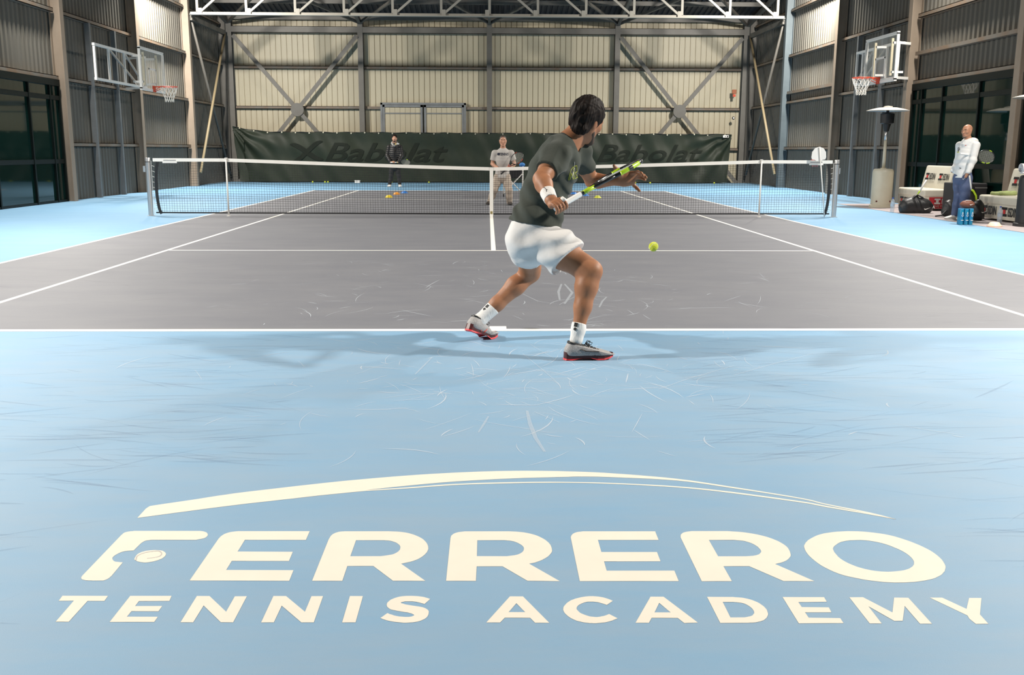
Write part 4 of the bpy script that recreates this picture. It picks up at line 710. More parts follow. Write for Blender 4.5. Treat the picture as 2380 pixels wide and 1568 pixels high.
# ================================================================ organic shapes: smooth blended volumes, turned into one skin
class Vol:
    def __init__(s, lo, hi, h):
        s.lo = np.array(lo, np.float32); s.h = h
        s.n = np.maximum(2, np.ceil((np.array(hi)-s.lo)/h).astype(int)+1)
        s.f = np.full(s.n, 1.0, np.float32)
    def sub(s, lo, hi):
        a = np.clip(np.floor((np.array(lo)-s.lo)/s.h).astype(int), 0, s.n-1)
        b = np.clip(np.ceil((np.array(hi)-s.lo)/s.h).astype(int)+1, 1, s.n)
        if np.any(b <= a): return None
        ax = [s.lo[i] + s.h*np.arange(a[i], b[i], dtype=np.float32) for i in range(3)]
        return (slice(a[0], b[0]), slice(a[1], b[1]), slice(a[2], b[2])), ax[0][:, None, None], ax[1][None, :, None], ax[2][None, None, :]
    def mix(s, sl, d, k):
        a = s.f[sl]
        if k > 0:
            h = np.maximum(k-np.abs(a-d), 0)/k; s.f[sl] = np.minimum(a, d) - h*h*k*.25
        else: s.f[sl] = np.minimum(a, d)
    def cone(s, a, ra, b, rb, k=.02, flat=None):          # tapered limb; flat = (axis, factor<1) presses it along an axis
        a = np.array(a, np.float32); b = np.array(b, np.float32); R = max(ra, rb)+k+.03
        q = s.sub(np.minimum(a, b)-R, np.maximum(a, b)+R)
        if q is None: return s
        sl, X, Y, Z = q; ab = b-a; L2 = max(1e-9, float(ab@ab))
        x, y, z = X-a[0], Y-a[1], Z-a[2]
        t = np.clip((x*ab[0]+y*ab[1]+z*ab[2])/L2, 0, 1)
        x, y, z = x-t*ab[0], y-t*ab[1], z-t*ab[2]
        d2 = x*x+y*y+z*z; r = ra+(rb-ra)*t; g = 1.0
        if flat is not None:
            w = np.array(flat[0], np.float32); w /= np.linalg.norm(w); c = x*w[0]+y*w[1]+z*w[2]
            d2 = d2 + c*c*(1/flat[1]**2-1); g = flat[1]**.5
        s.mix(sl, (np.sqrt(d2)-r)*g, k); return s
    def chain(s, pts, rs, k=.02, flat=None):
        for i in range(len(pts)-1): s.cone(pts[i], rs[i], pts[i+1], rs[i+1], k, flat)
        return s
    def ell(s, c, r, R=None, k=.02):                      # R: columns are the ellipsoid's axes
        c = np.array(c, np.float32); r = np.array(r, np.float32); m = float(r.max())+k+.02
        q = s.sub(c-m, c+m)
        if q is None: return s
        sl, X, Y, Z = q; x, y, z = X-c[0], Y-c[1], Z-c[2]
        if R is None: R = np.eye(3)
        R = np.array(R, np.float32)
        p = [x*R[0, i]+y*R[1, i]+z*R[2, i] for i in range(3)]
        k0 = np.sqrt(sum((p[i]/r[i])**2 for i in range(3))); k1 = np.sqrt(sum((p[i]/r[i]**2)**2 for i in range(3)))+1e-6
        s.mix(sl, k0*(k0-1)/k1, k); return s
    def trunk(s, pts, a, b, lats, k=.02, n=4):            # sections with half-widths a (along lat) and b (across)
        P = np.array(pts, float); m = len(P)
        T = np.linspace(0, m-1, (m-1)*n+1)
        def cr(A):
            A = np.array(A, float); out = []
            for t in T:
                i = min(int(t), m-2); u = t-i
                p0, p1, p2, p3 = A[max(i-1, 0)], A[i], A[i+1], A[min(i+2, m-1)]
                out.append(.5*(2*p1+(p2-p0)*u+(2*p0-5*p1+4*p2-p3)*u*u+(3*p1-p0-3*p2+p3)*u**3))
            return np.array(out, np.float32)
        P, A, B, Lt = cr(P), cr(a), cr(b), cr(lats)
        mx = float(max(A.max(), B.max()))+.05
        q = s.sub(P.min(0)-mx, P.max(0)+mx)
        if q is None: return s
        sl, X, Y, Z = q; best = None
        for i in range(len(P)-1):
            p0, p1 = P[i], P[i+1]; ax = p1-p0; L = float(np.linalg.norm(ax)); ax = ax/L
            lt = Lt[i]-ax*float(Lt[i]@ax); lt /= np.linalg.norm(lt); fr = np.cross(lt, ax)
            x, y, z = X-p0[0], Y-p0[1], Z-p0[2]
            u = x*ax[0]+y*ax[1]+z*ax[2]; t = np.clip(u/L, 0, 1)
            l = x*lt[0]+y*lt[1]+z*lt[2]; f = x*fr[0]+y*fr[1]+z*fr[2]; o = u-t*L
            aa = A[i]+(A[i+1]-A[i])*t; bb = B[i]+(B[i+1]-B[i])*t; mn = np.minimum(aa, bb)
            d = (np.sqrt((l/aa)**2+(f/bb)**2+(o/mn)**2)-1)*mn
            best = d if best is None else np.minimum(best, d)
        s.mix(sl, best, k); return s
    def grid(s):
        ax = [s.lo[i]+s.h*np.arange(s.n[i], dtype=np.float32) for i in range(3)]
        return ax[0][:, None, None], ax[1][None, :, None], ax[2][None, None, :]
    def cut(s, p, nrm, k=0.0):                            # keep the side the normal does not point to
        X, Y, Z = s.grid(); nrm = np.array(nrm, float); nrm /= np.linalg.norm(nrm)
        s.f = np.maximum(s.f, ((X-p[0])*nrm[0]+(Y-p[1])*nrm[1]+(Z-p[2])*nrm[2]).astype(np.float32)); return s
    def shell(s, t): s.f = np.maximum(s.f, -(s.f+t)); return s
    def wrinkle(s, fn):
        X, Y, Z = s.grid(); s.f = s.f + fn(X, Y, Z).astype(np.float32); return s
    def skin(s):
        f = s.f; nx, ny, nz = f.shape; neg = f < 0
        cnt = np.zeros((nx-1, ny-1, nz-1), np.int8)
        for i in (0, 1):
            for j in (0, 1):
                for k in (0, 1): cnt += neg[i:nx-1+i, j:ny-1+j, k:nz-1+k]
        act = (cnt > 0) & (cnt < 8)
        idx = np.argwhere(act); ids = np.full(act.shape, -1, np.int32); ids[act] = np.arange(len(idx))
        I, J, K = idx.T
        c = {(i, j, k): f[I+i, J+j, K+k] for i in (0, 1) for j in (0, 1) for k in (0, 1)}
        acc = np.zeros((len(idx), 3), np.float32); num = np.zeros(len(idx), np.float32)
        for ax in range(3):
            for u in (0, 1):
                for v in (0, 1):
                    a = [0, 0, 0]; o = [q for q in range(3) if q != ax]; a[o[0]], a[o[1]] = u, v
                    b = list(a); b[ax] = 1
                    fa, fb = c[tuple(a)], c[tuple(b)]; cr = (fa < 0) != (fb < 0)
                    t = np.where(cr, fa/np.where(cr, fa-fb, 1), 0)
                    p = np.zeros((len(idx), 3), np.float32); p[:] = a; p[:, ax] = t
                    acc += p*cr[:, None]; num += cr
        V = (idx + acc/num[:, None])*s.h + s.lo
        F = []
        for ax in range(3):
            o = [q for q in range(3) if q != ax]
            sl0 = [slice(None)]*3; sl1 = [slice(None)]*3; sl0[ax] = slice(0, -1); sl1[ax] = slice(1, None)
            A, B = neg[tuple(sl0)], neg[tuple(sl1)]
            E = np.argwhere(A != B); ok = np.all([(E[:, q] > 0) & (E[:, q] < s.n[q]-1) for q in o], axis=0); E = E[ok]
            flip = A[tuple(E.T)]
            def cid(du, dv):
                P = E.copy(); P[:, o[0]] += du; P[:, o[1]] += dv; return ids[tuple(P.T)]
            Q = np.stack([cid(-1, -1), cid(0, -1), cid(0, 0), cid(-1, 0)], 1)
            if ax == 1: flip = ~flip
            Q[~flip] = Q[~flip][:, ::-1]
            F.append(Q)
        return V, np.concatenate(F)
def skin_obj(name, vol, m_, parent, base, smooth_it=1):
    V, F = vol.skin()
    for _ in range(smooth_it):                            # light relaxation
        acc = np.zeros_like(V); n = np.zeros(len(V), np.float32)
        for a, b in ((0, 1), (1, 2), (2, 3), (3, 0)):
            np.add.at(acc, F[:, a], V[F[:, b]]); np.add.at(n, F[:, a], 1); np.add.at(acc, F[:, b], V[F[:, a]]); np.add.at(n, F[:, b], 1)
        V = V*.5 + .5*acc/np.maximum(n, 1)[:, None]
    V = V - np.array(base, np.float32)
    me = bpy.data.meshes.new(name)
    me.vertices.add(len(V)); me.vertices.foreach_set('co', V.astype(np.float32).ravel())
    me.loops.add(F.size); me.loops.foreach_set('vertex_index', F.astype(np.int32).ravel())
    me.polygons.add(len(F)); me.polygons.foreach_set('loop_start', np.arange(0, F.size, 4, dtype=np.int32))
    me.polygons.foreach_set('use_smooth', np.ones(len(F), bool))
    me.update(calc_edges=True); me.materials.append(m_)
    return link(bpy.data.objects.new(name, me), parent)
def nv_(v): v = np.array(v, float); return v/np.linalg.norm(v)
A_ = lambda *v: np.array(v, float)

# ================================================================ rackets
M_STR = mat('pale strings', (.55, .55, .5), .5)
def racket(name, butt, tip, normal, label, cols, group='tennis rackets'):
    """cols: frame, accent, grip materials. Local y runs from butt to tip, z is the face normal."""
    butt, tip = Vector(butt), Vector(tip); y = (tip-butt).normalized(); z = Vector(normal); z = (z-y*z.dot(y)).normalized(); x = y.cross(z)
    e = bpy.data.objects.new(name, None); COL.objects.link(e)
    M = Matrix((x, y, z)).transposed().to_4x4(); M.translation = tip - y*.685; e.matrix_world = M; e.empty_display_size = .1
    tag(e, label, 'racket', group)
    fr, ac, gr = cols
    cy, rx, ry = .515, .122, .162
    def ring(a0, a1, rr, nm, m_, n=40, par=None):
        pts = [(rx*math.sin(a0+(a1-a0)*k/n), cy-ry*math.cos(a0+(a1-a0)*k/n), 0) for k in range(n+1)]
        full = abs(a1-a0) > 6.2
        if full: pts = pts[:-1]
        mb = MB(); V = []; F = []; m = len(pts)
        for k, p in enumerate(pts):
            t = Vector(pts[(k+1) % m])-Vector(pts[k-1]) if full else Vector(pts[min(k+1, m-1)])-Vector(pts[max(k-1, 0)])
            t.normalize(); o = Vector((t.y, -t.x, 0))
            prof = [(.6, -1), (1, -.5), (1, .5), (.6, 1), (-.6, 1), (-1, .5), (-1, -.5), (-.6, -1)]
            V += [Vector(p)+o*a*rr[0]+Vector((0, 0, b*rr[1])) for a, b in prof]
        for k in range(m if full else m-1):
            j = (k+1) % m
            for q in range(8): F.append((k*8+q, k*8+(q+1) % 8, j*8+(q+1) % 8, j*8+q))
        if not full: F += [tuple(range(8)), tuple((m-1)*8+q for q in range(7, -1, -1))]
        mb.add(V, F); return mb.build(nm, m_, par or e, smooth=True)
    hp = ring(0, 2*PI, (.0065, .0115), 'hoop', fr, 48)
    ring(PI*.72, PI*1.28, (.0085, .0095), 'bumper', M_BLACK, 16, hp)
    for a0, a1 in ((.34*PI, .46*PI), (.52*PI, .66*PI), (1.30*PI, 1.42*PI)):
        ring(a0, a1, (.0075, .0125), 'accent', ac, 8, hp)
    th = MB()
    for s in (-1, 1):
        th.tube([(s*.009, .2, 0), (s*.012, .25, 0), (s*.035, .31, 0), (s*.068, .365, 0), (s*.09, .41, 0)], [.012, .0115, .0105, .0095, .0085], 8)
    th.build('throat', fr, e, smooth=True)
    ta = MB()
    for s in (-1, 1): ta.tube([(s*.0095, .215, 0), (s*.013, .25, 0), (s*.027, .293, 0)], [.0126, .0122, .0117], 8)
    ta.build('throat_accent', ac, e, smooth=True)
    MB().lathe([(.0185, 0), (.019, .008), (.0172, .02), (.0165, .1), (.0165, .195), (.0145, .2)], n=10).build('grip', gr, e)
    g = COL.objects[-1]; g.data.transform(Matrix.Rotation(-PI/2, 4, 'X')); g.data.transform(Matrix.Diagonal((1.12, 1, .95, 1)))
    st = MB()
    for k in range(-8, 9):
        xx = k*.0135; hh = ry*math.sqrt(max(0, 1-(xx/rx)**2))
        if hh > .01: st.bar((xx, cy-hh, 0), (xx, cy+hh, 0), .0014, .0014)
    for k in range(-10, 11):
        yy = k*.0152; hh = rx*math.sqrt(max(0, 1-(yy/ry)**2))
        if hh > .01: st.bar((-hh, cy+yy, .0012), (hh, cy+yy, .0012), .0014, .0014)
    o = st.build('strings', M_STR, e); o['kind'] = 'stuff'
    return e
M_RFR = mat('black racket paint', (.012, .013, .014), .3, coat=.4)
M_RAC = mat('lime racket paint', (.42, .62, .02), .35, coat=.3)
M_RGR = mat('white grip tape', (.8, .79, .76), .7)
M_RRED = mat('red racket paint', (.35, .05, .03), .35)

# ================================================================ shoes
def shoe_mesh_parts(bend=0.0, h=.0045):
    """shoe along +x, ball of the foot at the origin, sole bottom at z=0. returns dict name -> (V, F)"""
    v = Vol((-.22, -.075, 0), (.13, .075, .15), h)
    v.chain([(-.155, 0, .05), (-.12, 0, .05), (-.05, 0, .048), (.02, 0, .038), (.065, 0, .034), (.09, 0, .03)], [.037, .037, .041, .047, .042, .032], .03, ((0, 1, 0), 1.0))
    v.cone((-.145, 0, .055), .037, (-.14, 0, .085), .036, .03).cone((-.10, 0, .06), .036, (-.095, 0, .085), .036, .03)
    v.cut((0, 0, .026), (0, 0, -1)); v.cut((-.12, 0, .092), (.28, 0, 1))
    uv, uf = v.skin()
    c = Vol((-.22, -.075, .05), (-.03, .075, .14), h)
    c.cone((-.146, 0, .06), .0385, (-.14, 0, .1), .0375, .03).cone((-.10, 0, .06), .037, (-.092, 0, .1), .037, .03)
    c.cut((-.12, 0, .097), (.28, 0, 1)); c.cut((-.12, 0, .083), (-.28, 0, -1))
    cv, cf = c.skin()
    out = [(-.195, .012), (-.185, .028), (-.15, .036), (-.09, .036), (-.04, .041), (.0, .049), (.04, .049), (.075, .04), (.098, .022), (.104, 0)]
    poly = out + [(x, -y) for x, y in out[-2::-1]]
    def slabm(z0f, z1f, gr):
        V = []; F = []; n = len(poly)
        for lv in range(3):
            t = lv/2
            for x, y in poly:
                z0, z1 = z0f(x), z1f(x); V.append((x*(1+gr*(1-t)*.2), y*(1+gr*(1-t)), z0+(z1-z0)*t))
        for lv in range(2):
            for i in range(n): F.append((lv*n+i, lv*n+(i+1) % n, (lv+1)*n+(i+1) % n, (lv+1)*n+i))
        F.append(tuple(range(n-1, -1, -1))); F.append(tuple(2*n+i for i in range(n)))
        return np.array(V, float), F
    toe = lambda x: .016*max(0, (x-.03)/.07)**2
    mid = slabm(lambda x: .010+toe(x), lambda x: .040+toe(x)*.5+(.008 if x < -.1 else 0)-.014*min(1, max(0, (x-.01)/.07)), .05)
    osl = slabm(lambda x: 0+toe(x)+(.012 if -.095 < x < -.035 else 0), lambda x: .0115+toe(x), .09)
    lac = MB()
    for i in range(5):
        x = -.062+i*.018; z = .088-i*.0085
        lac.tube([(x-.008, -.022, z-.008), (x, 0, z+.003), (x+.008, .022, z-.008)], .0028, 5); lac.tube([(x-.008, .022, z-.008), (x, 0, z+.003), (x+.008, -.022, z-.008)], .0028, 5)
    for s in (-1, 1):
        lac.tube([(-.066, 0, .093), (-.05, s*.016, .107), (-.03, s*.026, .100), (-.038, s*.02, .086), (-.064, 0, .092)], .0025, 5)
    lac = (np.array([tuple(p) for p in lac.V]), lac.F)
    sw = []
    sp = [(-.095, .052), (-.075, .036), (-.045, .034), (.02, .052)]; sp2 = [(.02, .052), (-.04, .0455), (-.066, .047), (-.095, .052)]
    parts = {'upper': (uv, uf), 'collar': (cv, cf), 'midsole': mid, 'outsole': osl, 'laces': lac}
    if bend:
        def bd(V):
            V = np.array(V, float).copy(); x = V[:, 0]; z = V[:, 2]; t = np.clip((-x+.02)/.05, 0, 1); a = bend*t*t*(3-2*t)
            x0 = .0; xx = x-x0; V[:, 0] = np.where(xx < .02, x0+xx*np.cos(a)+z*np.sin(a), x); V[:, 2] = np.where(xx < .02, -xx*np.sin(a)+z*np.cos(a), z); return V
        parts = {k: (bd(V), F) for k, (V, F) in parts.items()}
    return parts
SHOE = {}
def shoe(parent, base, pos, fwd, mats, bend=0.0, scale=1.0, h=.0045, up=(0, 0, 1), detail=True):
    key = (bend, h)
    if key not in SHOE: SHOE[key] = shoe_mesh_parts(bend, h)
    x = Vector(fwd).normalized(); z = Vector(up); z = (z-x*z.dot(x)).normalized(); y = z.cross(x)
    R = np.array(Matrix((x, y, z)).transposed()); P = SHOE[key]; off = np.array(pos, float)-np.array(base, float)
    def mk(nm, V, F, m_, par, sm=True):
        return obj(nm, (np.array(V)*scale) @ R.T + off, [tuple(f) for f in F], m_, par, sm)
    up_ = mk('shoe', *P['upper'], mats[0], parent)
    mk('midsole', *P['midsole'], mats[1], up_, False); mk('outsole', *P['outsole'], mats[2], up_, False)
    if detail:
        mk('collar', *P['collar'], mats[3], up_); mk('laces', *P['laces'], mats[3], up_)
    return up_, R, off

# ================================================================ bodies
def head_axes(f, u):
    u = nv_(u); f = np.array(f, float); f = nv_(f-u*(f@u)); l = np.cross(u, f); return l, f, u
def add_head(v, c, ax, s=1.0, k=.02):
    l, f, u = ax; R = np.stack([l, f, u], 1); hp = lambda a, b, d: np.array(c)+s*(l*a+f*b+u*d)
    v.ell(hp(0, -.012, .03), (.076*s, .097*s, .084*s), R, k)
    v.ell(hp(0, .03, -.03), (.062*s, .066*s, .085*s), R, .03*s)
    for q in (-1, 1):
        v.cone(hp(q*.052, -.008, -.045), .022*s, hp(q*.018, .07, -.1), .02*s, .03*s)
        v.cone(hp(q*.012, .086, .024), .011*s, hp(q*.05, .07, .022), .011*s, .018*s)
        v.ell(hp(q*.047, .064, -.02), (.02*s, .018*s, .018*s), R, .03*s)
        v.ell(hp(q*.078, -.008, -.008), (.009*s, .02*s, .033*s), R, .008*s)
    v.ell(hp(0, .074, -.102), (.024*s, .022*s, .02*s), R, .02*s)
    v.cone(hp(0, .094, .006), .008*s, hp(0, .112, -.032), .0135*s, .014*s)
    v.cone(hp(-.017, .09, -.066), .009*s, hp(.017, .09, -.066), .009*s, .012*s)
    return hp
def face_parts(hp, ax, parent, base, s, hair_mat, beard=None):
    l, f, u = ax; R3 = Matrix((Vector(l), Vector(f), Vector(u))).transposed(); b = np.array(base)
    for q in (-1, 1):
        MB().sphere(hp(q*.031, .077, .004)-b, (.0135*s, .0135*s, .009*s), 10, 6, R3).build('eye', mat('eye', (.05, .035, .03), .3), parent, smooth=True)
        MB().tube([hp(q*.014, .095, .026)-b, hp(q*.035, .089, .032)-b, hp(q*.055, .07, .025)-b], .0055*s, 6).build('eyebrow', hair_mat, parent, smooth=True)
    MB().tube([hp(-.022, .095, -.066)-b, hp(0, .1, -.067)-b, hp(.022, .095, -.066)-b], .0045*s, 6).build('mouth', mat('lips', (.3, .1, .075), .5), parent, smooth=True)
def add_leg(v, hip, knee, ank, s=1.0, r=(.098, .088, .06, .056, .062, .043, .035), back=None):
    hip, knee, ank = map(np.array, (hip, knee, ank)); t = knee-hip; c = ank-knee
    v.chain([hip, hip+t*.4, hip+t*.85, knee], [r[0]*s, r[1]*s, r[2]*s, r[3]*s], .03)
    off = np.zeros(3) if back is None else np.array(back)*.016*s
    v.chain([knee, knee+c*.28+off, knee+c*.65+off*.3, ank], [r[3]*s, r[4]*s, r[5]*s, r[6]*s], .03)
def add_arm(v, sh, el, wr, s=1.0, r=(.058, .05, .04, .044, .028)):
    sh, el, wr = map(np.array, (sh, el, wr)); f = wr-el
    v.chain([sh, sh+(el-sh)*.5, el], [r[0]*s, r[1]*s, r[2]*s], .025)
    v.chain([el, el+f*.25, wr], [r[2]*s, r[3]*s, r[4]*s], .02)
def add_grip(v, wr, hc, d, s=1.0, hand=1, rad=.0245, fr=.0092):
    """a fist closed round a handle: hc the point of the handle under the palm, d the handle direction"""
    wr, hc, d = np.array(wr, float), np.array(hc, float), nv_(d)
    p = wr-hc; p = nv_(p-d*(p@d)); q = np.cross(d, p)*hand
    v.cone(wr, .027*s, hc+p*.034, .026*s, .025, (q, .8))
    for o in (-.028, -.009, .010, .028):
        v.cone(hc+p*.034+d*o, .018*s, hc+p*.022+q*.02+d*o, .014*s, .012)
    for i, o in enumerate((-.032, -.0105, .0105, .032)):
        pts = []
        for a in np.linspace(.35, 4.3-.25*abs(i-1.5), 8): pts.append(hc+d*(o*s)+(p*math.cos(a)+q*math.sin(a))*(rad+(.004 if a < 1 else 0))*s)
        v.chain(pts, [fr*s*1.08]*3+[fr*s]*5, .004)
    pts = [hc+d*.02*s+p*.032]+[hc+d*(.03+.012*j)*s+(p*math.cos(a)+q*math.sin(a))*(rad+.002)*s for j, a in enumerate((-.6, -1.2, -1.8))]
    v.chain(pts, [.014*s, .0115*s, .0105*s, .0095*s], .008)
def add_trunk(v, pts, ab, lats, k=.03): v.trunk(pts, [a for a, b in ab], [b for a, b in ab], lats, k)
M_SKIN = mat('tanned skin', (.37, .165, .082), .52, spec=.4, noise=(14, (.30, .125, .06), .7))
M_SKIN2 = mat('light skin', (.55, .30, .20), .5, spec=.4, noise=(14, (.48, .24, .155), .6))
M_HAIR = mat('dark brown hair', (.007, .0045, .0035), .65, spec=.18, noise=(60, (.016, .008, .005), .8))
M_HAIRG = mat('short grey brown hair', (.09, .06, .045), .6)
def hair_wave(c, ax, amp, fr):
    l, f, u = ax
    def fn(X, Y, Z):
        x, y, z = X-c[0], Y-c[1], Z-c[2]
        a = x*l[0]+y*l[1]+z*l[2]; b = x*f[0]+y*f[1]+z*f[2]; d = x*u[0]+y*u[1]+z*u[2]
        return amp*(np.sin(a*fr+5*np.sin(b*fr*.22)+d*fr*.15)*np.sin(b*fr*.45+d*fr*.35+1.3)+.6*np.sin(a*fr*1.9+b*fr*.9+3*np.sin(d*fr*.3)))
    return fn
def hair_cap(c, ax, s, h, r, cen, line, amp=.0, fr=200.):
    l, f, u = ax; c = np.array(c); v = Vol(c-.17*s, c+.17*s, h); R = np.stack([l, f, u], 1)
    v.ell(c+l*cen[0]*s+f*cen[1]*s+u*cen[2]*s, np.array(r)*s, R, 0)
    X, Y, Z = v.grid(); x, y, z = X-c[0], Y-c[1], Z-c[2]
    b = x*f[0]+y*f[1]+z*f[2]; d = x*u[0]+y*u[1]+z*u[2]; a = np.abs(x*l[0]+y*l[1]+z*l[2])
    v.f = np.maximum(v.f, ((line(b/s, a/s)*s-d)*.7).astype(np.float32))
    if amp: v.wrinkle(hair_wave(c, ax, amp, fr))
    return v

# ================================================================ the player
def W(px, py, y): return np.array(at(px, py, y))
PB = Vector((.30, -12.5, 0))
player = empty('person', PB, label='tennis player in dark green shirt and white shorts swinging a racket, seen from behind', cat='person')
hip_l, sh_l = nv_((.22, .97, 0)), nv_((.47, .88, 0))
pv, nb = W(1243, 545, -12.48), W(1321, 330, -12.5)
shR, shL = W(1293, 365, -12.67), W(1345, 356, -12.35)
elR, wrR = W(1258, 416, -12.84), W(1281, 466, -13.02)
elL, wrL = W(1376, 421, -12.19), W(1436, 419, -12.32)
hpR, knR, anR = W(1268, 562, -12.58), W(1372, 631, -12.72), W(1346, 757, -12.79)
hpL, knL, anL = W(1226, 560, -12.40), W(1233, 634, -12.09), W(1129, 738, -12.24)
hc = W(1364, 279, -12.47)
gL = W(1128, 784, -12.16); gL[2] = .002; fL = nv_((.62, .72, 0)); anL = gL-fL*.066+A_(0, 0, .125)
HAX = head_axes((math.sin(.74), math.cos(.74), -.30), (.36, -.02, .92))
HS = 1.06
spine = [W(1243, 562, -12.48), W(1255, 505, -12.48), W(1274, 440, -12.48), W(1293, 385, -12.49), W(1310, 345, -12.5)]
body = Vol((-.42, -13.17, 0.05), (.98, -11.93, 1.64), .0048)
add_trunk(body, spine, [(.15, .115), (.125, .10), (.135, .105), (.15, .11), (.12, .085)], [hip_l, hip_l, sh_l, sh_l, sh_l])
body.chain([spine[-1], nb+(hc-nb)*.1, nb+(hc-nb)*.55, hc-HAX[2]*.03], [.075, .062, .056, .05], .03)
body.cone(W(1342, 344, -12.43), .026, hc+HAX[0]*-.04-HAX[2]*.04, .028, .03)
hpf = add_head(body, hc, HAX, HS)
add_leg(body, hpR, knR, anR, 1.0, (.1, .096, .072, .066, .067, .051, .038), back=(-.3, .1, 0))
body.ell(knR+A_(.02, -.01, .01), (.042, .042, .046), None, .03)
add_leg(body, hpL, knL, anL, 1.0, (.098, .088, .068, .060, .062, .046, .037), back=(-.3, -.5, .3))
add_arm(body, shR, elR, wrR, 1.0, (.062, .057, .046, .05, .031))
body.ell(shR+A_(0, -.01, .0), (.066, .066, .07), None, .03)
add_arm(body, shL, elL, wrL, 1.0, (.06, .053, .043, .046, .029))
# racket and gripping hand
r_hold = W(1299, 480, -13.06)
for yt in np.arange(-13.0, -12.3, .01):
    r_tip = W(1484, 374, yt)
    if np.linalg.norm(r_tip-r_hold) > .652: break
r_tip = W(1484, 374, yt); r_d = nv_(r_tip-r_hold)
add_grip(body, wrR, r_hold, r_d, 1.08, 1)
# open left hand, palm to the viewer
pc = W(1456, 416, -12.33); PL = dict()
body.cone(wrL, .030, W(1454, 416, -12.33), .038, .02, ((0, 1, 0), .62)); body.cone(W(1450, 409, -12.33), .026, W(1470, 407, -12.33), .027, .02, ((0, 1, 0), .62)); body.cone(W(1450, 422, -12.33), .03, W(1468, 422, -12.33), .025, .02, ((0, 1, 0), .62))
for pts in (((1468, 402, -12.34), (1482, 400, -12.36), (1490, 403, -12.40), (1495, 409, -12.43)), ((1470, 408, -12.33), (1486, 405, -12.33), (1496, 408, -12.36), (1502, 413, -12.39)),
            ((1470, 414, -12.32), (1485, 412, -12.31), (1494, 414, -12.33), (1499, 418, -12.36)), ((1467, 423, -12.31), (1473, 430, -12.30), (1480, 437, -12.31), (1486, 443, -12.33))):
    body.chain([W(*p) for p in pts], [.0125, .0115, .0108, .0095], .008)
body.chain([W(1444, 410, -12.33), W(1437, 400, -12.37), W(1431, 391, -12.39), W(1427, 385, -12.40)], [.018, .0135, .012, .0095], .012)
bodyo = skin_obj('body', body, M_SKIN, player, PB)
del body
# hair
line = lambda b, a: np.where(b < -.035, -.075 + 0*b, -.075 + (b+.035)*1.15) - .03*np.exp(-((b-.022)/.016)**2)*(a > .05)
hv = hair_cap(hc, HAX, HS, .0036, (.089, .115, .108), (0, -.016, .034), line, 0, 150.)
hv.cone(hc-HAX[1]*.060*HS-HAX[2]*.02, .06, W(1343, 297, -12.53), .045, .03).cone(hc-HAX[1]*.05*HS-HAX[2]*.02, .058, W(1355, 297, -12.55), .036, .03)
hv.wrinkle(hair_wave(hc, HAX, .0020, 230.)); hv.wrinkle(hair_wave(hc, HAX, .0030, 95.))
skin_obj('hair', hv, M_HAIR, player, PB, 0)
fl = head_axes
bd = Vol(hc-.17, hc+.17, .004)
l_, f_, u_ = HAX
for q in (-1, 1): bd.cone(hpf(q*.059, .012, -.055), .021, hpf(q*.02, .076, -.104), .0245, .02)
bd.ell(hpf(0, .08, -.106), (.03, .027, .027), None, .02)
skin_obj('beard', bd, mat('beard stubble', (.075, .045, .03), .75), player, PB)
face_parts(hpf, HAX, player, PB, HS, M_HAIR)
# shirt
M_SHIRT = mat('dark green grey jersey', (.050, .056, .046), .85, spec=.15, sheen=.08, bump=(26, .12, (1, 1, .5)))
sh = Vol((-.12, -12.95, .74), (.66, -12.02, 1.48), .005)
sp2 = [W(1240, 538, -12.48), W(1247, 508, -12.48), W(1258, 474, -12.48), W(1272, 436, -12.48), W(1288, 394, -12.49), W(1302, 360, -12.5), W(1313, 338, -12.5)]
add_trunk(sh, sp2, [(.192, .166), (.186, .160), (.168, .143), (.170, .144), (.176, .146), (.160, .118), (.105, .082)], [hip_l, hip_l, hip_l, sh_l, sh_l, sh_l, sh_l], .03)
slR = shR+(elR-shR)*.66; slL = shL+(elL-shL)*.50
sh.chain([W(1303, 347, -12.56), shR+A_(0, 0, .006), slR+(elR-shR)*.12], [.07, .079, .071], .05)
sh.chain([W(1322, 346, -12.44), shL, slL+(elL-shL)*.12], [.065, .075, .067], .05)
def folds(X, Y, Z):
    t = (Z-.8)/.55
    a = np.sin(38*(X*.9+Z*.55)+3.2*np.sin(9*Z+2))*.5+.5*np.sin(61*(X+Z*.8-Y*.4)+2.5*np.sin(15*X))
    low = np.exp(-((Z-.93)/.13)**2); arm = np.exp(-(((X-.36)/.09)**2+((Z-1.18)/.12)**2))
    return .013*a*(low+.2) + .006*np.sin(70*(X-Z*.35))*arm + .0035*np.sin(24*X+31*Z+2*np.sin(13*Y))
sh.wrinkle(folds)
sh.cut(slR+(elR-shR)*.06, elR-shR) if False else None
# sleeve and hem openings
def cut_local(v, p, nrm, c, r):
    X, Y, Z = v.grid(); nrm = nv_(nrm)
    d = (X-p[0])*nrm[0]+(Y-p[1])*nrm[1]+(Z-p[2])*nrm[2]
    loc = np.sqrt((X-c[0])**2+(Y-c[1])**2+(Z-c[2])**2)-r
    v.f = np.maximum(v.f, -np.maximum(-d, loc).astype(np.float32))
cut_local(sh, slR, elR-shR, slR+(elR-shR)*.35, .12)
cut_local(sh, slL, elL-shL, slL+(elL-shL)*.35, .11)
hemp = W(1243, 522, -12.62); sh.cut(hemp, (-.16, -.02, -1))
sh.shell(.0135)
X, Y, Z = sh.grid(); a, b = spine[-1]+A_(0, 0, -.03), nb+(hc-nb)*.6
ab = b-a; t = np.clip(((X-a[0])*ab[0]+(Y-a[1])*ab[1]+(Z-a[2])*ab[2])/(ab@ab), 0, 1.3)
dd = np.sqrt((X-a[0]-t*ab[0])**2+(Y-a[1]-t*ab[1])**2+(Z-a[2]-t*ab[2])**2)-(.069+.012*t)
